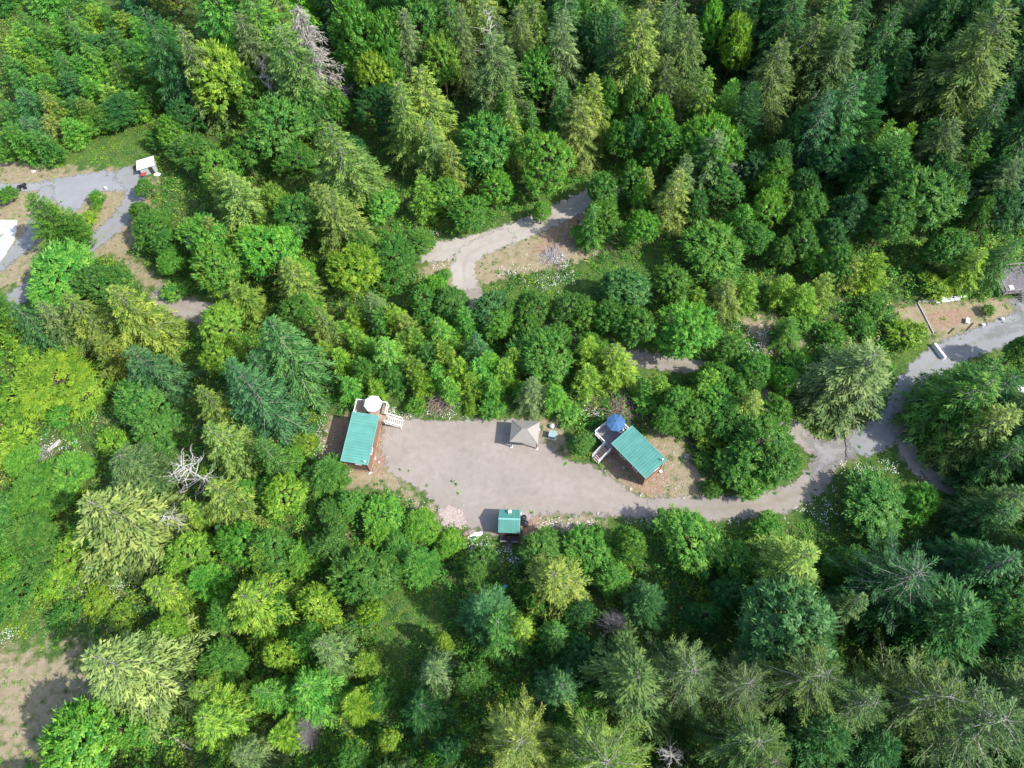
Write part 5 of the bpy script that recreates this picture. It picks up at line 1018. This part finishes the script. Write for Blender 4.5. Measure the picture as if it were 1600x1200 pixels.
board(1466, 466, 1490, 465, .5, .05, 'white', 'roofing_sheet', 'white panel overlapping the back of the longest white panel', 'panel', .10)
board(1488, 466, 1510, 463, .4, .05, 'white', 'roofing_sheet', 'white panel at the right end of the panel pile in the dirt yard', 'panel', .10)
board(1434, 472, 1462, 471, .12, .2, 'conc', 'timber_edging', 'pale timber edging along the back of the dirt yard', 'edging')
board(1434, 474, 1458, 521, .10, .16, 'conc', 'timber_edging', 'pale timber edging down the left side of the dirt yard', 'edging')
board(1509, 518, 1521, 505, .12, .12, 'dark_wood', 'dark_bar', 'dark pole-shaped bar lying right of the white cooler in the dirt yard', 'pole')  # long thin dark box flat on the yard, like the next
board(1482, 522, 1491, 513, .12, .12, 'dark_wood', 'dark_bar', 'dark pole-shaped bar lying at the near side of the dirt yard', 'pole')
e = empty('cooler', G(1510, 503), 1.1, 'white cooler box in the middle of the dirt yard', 'cooler'); m = MB(); m.box(-.45, .45, -.22, .22, 0, .4); m.build('body', M['white'], e, .03); m = MB(); m.box(-.47, .47, -.24, .24, .403, .47); m.build('lid', M['white'], e, .02)
board(96, 688, 76, 706, .38, .32, 'snag', 'fallen_log', 'pale fallen log in the yellow brush on the far left', 'log', .05)
def stick_pile(x, y, rad, ht, n, label, m_='brush', seed=1):
    rs = np.random.RandomState(seed); A = rs.normal(0, rad * .42, (n, 3)); A[:, 2] = np.abs(rs.normal(0, ht * .35, n)) + .05; d = rs.normal(size=(n, 3)); d[:, 2] *= .28; d = unit(d); L_ = rs.uniform(.5, 1.7, n) * rad * .6
    B = A + d * L_[:, None]; B[:, 2] = np.abs(B[:, 2]) + .03; r = rs.uniform(.012, .045, n); V, F = tubes_np(A, B, r, r * .5, 5)
    o = obj('brush_pile', mesh_from('brush_pile', V, F, [M[m_]])); o.location = G(x, y); tag(o, label, 'brush pile', 'heaps of cut branches')
stick_pile(690, 624, 2.6, 1.3, 260, 'brown heap of cut branches beyond the back edge of the yard', seed=2)
stick_pile(972, 640, 2.6, 1.0, 260, 'brown heap of cut branches just beyond the blue umbrella', seed=3)
stick_pile(862, 402, 1.8, .5, 170, 'flat grey heap of twigs on the flowery dry bank', 'twig', 4)
stick_pile(915, 628, 1.5, .9, 120, 'loose brown branches left of the blue umbrella heap', seed=5)
stick_pile(60, 725, 2.6, 1.0, 240, 'pale grey heap of dead branches in the yellow brush, left side', 'dead', 6)
stick_pile(600, 792, 1.3, .5, 90, 'small brown brush heap below the left cabin', seed=7)
def branch_shape(x0, y0, x1, y1, label, seed, m_='dark_wood', r=.06):
    rs = np.random.RandomState(seed); a, b = np.array(G(x0, y0, .12)), np.array(G(x1, y1, .1)); n = 14; t = np.linspace(0, 1, n)[:, None]; P = a + (b - a) * t + rs.normal(0, .05, (n, 3)) * np.array([1, 1, .3]); rr = r * (1 - .8 * t[:, 0])
    A, B, ra, rb = [P[:-1]], [P[1:]], [rr[:-1]], [rr[1:]]; u = unit((b - a)[None])[0]
    for k in range(14):
        i = rs.randint(2, n); d = u * .8 + rs.normal(0, .7, 3) * np.array([1, 1, .2]); d /= np.linalg.norm(d); q = P[i] + d * rs.uniform(.3, 1.1); A.append(P[i:i + 1]); B.append(q[None]); ra.append(np.array([.022])); rb.append(np.array([.006]))
    V, F = tubes_np(np.concatenate(A), np.concatenate(B), np.concatenate(ra), np.concatenate(rb), 5); V[:, 2] = np.maximum(V[:, 2], .055); tag(obj('branch_shape', mesh_from('branch_shape', V, F, [M[m_]])), label, 'branch', 'fallen branches on the lanes')
branch_shape(1320, 668, 1323, 722, 'thin dark forked strip lying straight across the lane junction', 1)  # thin dark tapering strip with side spurs, flat on the gravel
branch_shape(1438, 735, 1450, 752, 'dark branch-shaped stand-in for shadow on the rutted right-hand lane, the upper one', 2, r=.04); branch_shape(1470, 752, 1500, 768, 'dark forked stand-in for shadow on the rutted right-hand lane, the lower one', 3, r=.05)  # dark twiggy strips modelled in place of shadows on the lane
branch_shape(300, 1172, 262, 1148, 'bleached thin trunk leaning at the bottom left', 4, 'snag', .12)
def crumple(name, x, y, sx, sy, h, m_, label, cat, seed, z=.02, rz=0):
    rs = np.random.RandomState(seed); n = 22; X, Y = np.meshgrid(np.linspace(-1, 1, n), np.linspace(-1, 1, n)); P = np.c_[X.ravel(), Y.ravel()]; nz = vnoise(P + seed * 7, .3) * .6 + vnoise(P + seed * 3, .13) * .4
    edge = 1 + .35 * (vnoise(P * 1.0 + seed, .5) - .5); r = np.hypot(P[:, 0], P[:, 1]); Z = np.clip(nz * (1 - r ** 3 * .5), 0.02, 1) * h
    V = np.c_[P[:, 0] * sx * edge, P[:, 1] * sy * edge, Z + z]; I = np.arange(n * n).reshape(n, n); F = np.c_[I[:-1, :-1].ravel(), I[:-1, 1:].ravel(), I[1:, 1:].ravel(), I[1:, :-1].ravel()]
    F = F[(r[F] < 1.12).all(1)]; o = obj(name, mesh_from(name, V, F, [M[m_]])); s = o.modifiers.new('t', 'SOLIDIFY'); s.thickness = .015; o.location = G(x, y); o.rotation_euler = (0, 0, rz); tag(o, label, cat)
crumple('plastic_sheet', 741, 838, 1.15, .38, .45, 'cloth_white', 'crumpled white plastic sheet left of the teal-roofed shed', 'sheet', 1, rz=.3)
crumple('tarp', 1585, 719, 1.1, .7, .7, 'tarp_blue', 'crumpled bright blue tarp in the brush at the right edge', 'tarp', 2)
crumple('plastic_sheet', 1596, 607, .7, .9, .5, 'cloth_white', 'crumpled pale sheet among conifers at the right edge', 'sheet', 3)
crumple('plastic_sheet', 246, 273, .6, .4, .4, 'cloth_white', 'small crumpled white sheet right of the white-roofed hut', 'sheet', 4)
crumple('wood_scrap', 733, 832, .9, .4, .35, 'brush', 'heap of brown wood scraps at the yard edge by the white sheet', 'scrap heap', 5, rz=.2)
def bucket(x, y, m_, label):
    e = empty('bucket', G(x, y), 0, label, 'bucket', 'buckets'); m = MB(); m.tube((0, 0, 0), (0, 0, .4), .15, .2, 14); m.build('body', M[m_], e); m = MB(); m.tube((0, 0, .402), (0, 0, .43), .215, .21, 14); m.build('lid', M[m_], e)
bucket(790, 917, 'tarp_blue', 'blue lidded bucket in the dark grass below the shed'); bucket(1032, 738, 'white', 'white lidded bucket at the near end of the right cabin'); bucket(1565, 500, 'white', 'white lidded bucket on grey gravel of the dirt yard'); bucket(1535, 509, 'white', 'white lidded bucket by the cooler in the dirt yard')
bucket(813, 803, 'white', 'white lidded bucket behind the black trash cans'); bucket(166, 295, 'white', 'white lidded bucket on the blue-grey turnaround'); bucket(285, 390, 'white', 'white lidded bucket left of the propane tank')
def rock(x, y, s, label, seed):
    import bmesh
    bm = bmesh.new(); bmesh.ops.create_icosphere(bm, subdivisions=2, radius=1); rs = np.random.RandomState(seed); f = rs.uniform(.7, 1.2, 3)
    for v in bm.verts:
        k = 1 + .25 * math.sin(v.co.x * 3 + seed) * math.cos(v.co.y * 4 + seed * 2) + rs.uniform(-.07, .07); v.co = Vector((v.co.x * f[0] * s * k, v.co.y * f[1] * s * k, max(v.co.z * .65 * s * k, -.1 * s)))
    me = bpy.data.meshes.new('rock'); bm.to_mesh(me); bm.free(); me.materials.append(M['rock']); o = obj('rock', me); o.location = G(x, y, 0); o.rotation_euler = (0, 0, rs.uniform(0, 6)); tag(o, label, 'rock', 'rocks round the yard')
for i, (x, y, s, lb) in enumerate([(585, 716, .28, 'pale rock beside the right wall of the left cabin'), (592, 722, .22, 'pale rock at the dirt edge right of the left cabin'), (578, 738, .3, 'flat pale rock at the near corner of the left cabin'),
        (548, 736, .25, 'pale rock at the near left corner of the left cabin'), (1002, 773, .3, 'pale rock at the driveway edge below the right cabin'), (985, 764, .22, 'small rock on the dirt in front of the right cabin'), (1006, 752, .25, 'pale rock against the corner post of the right cabin'),
        (1072, 712, .28, 'grey rock beside the bush right of the right cabin'), (52, 268, .5, 'pale boulder on the dry bank at upper left'), (63, 250, .4, 'pale boulder beyond the dry bank at upper left'),
        (945, 735, .2, 'small grey rock in the shade of the right cabin'), (975, 730, .2, 'small round rock under the shaded wall of the right cabin'), (934, 802, .2, 'small dark-edged rock on the driveway verge')]): rock(x, y, s, lb, i + 1)
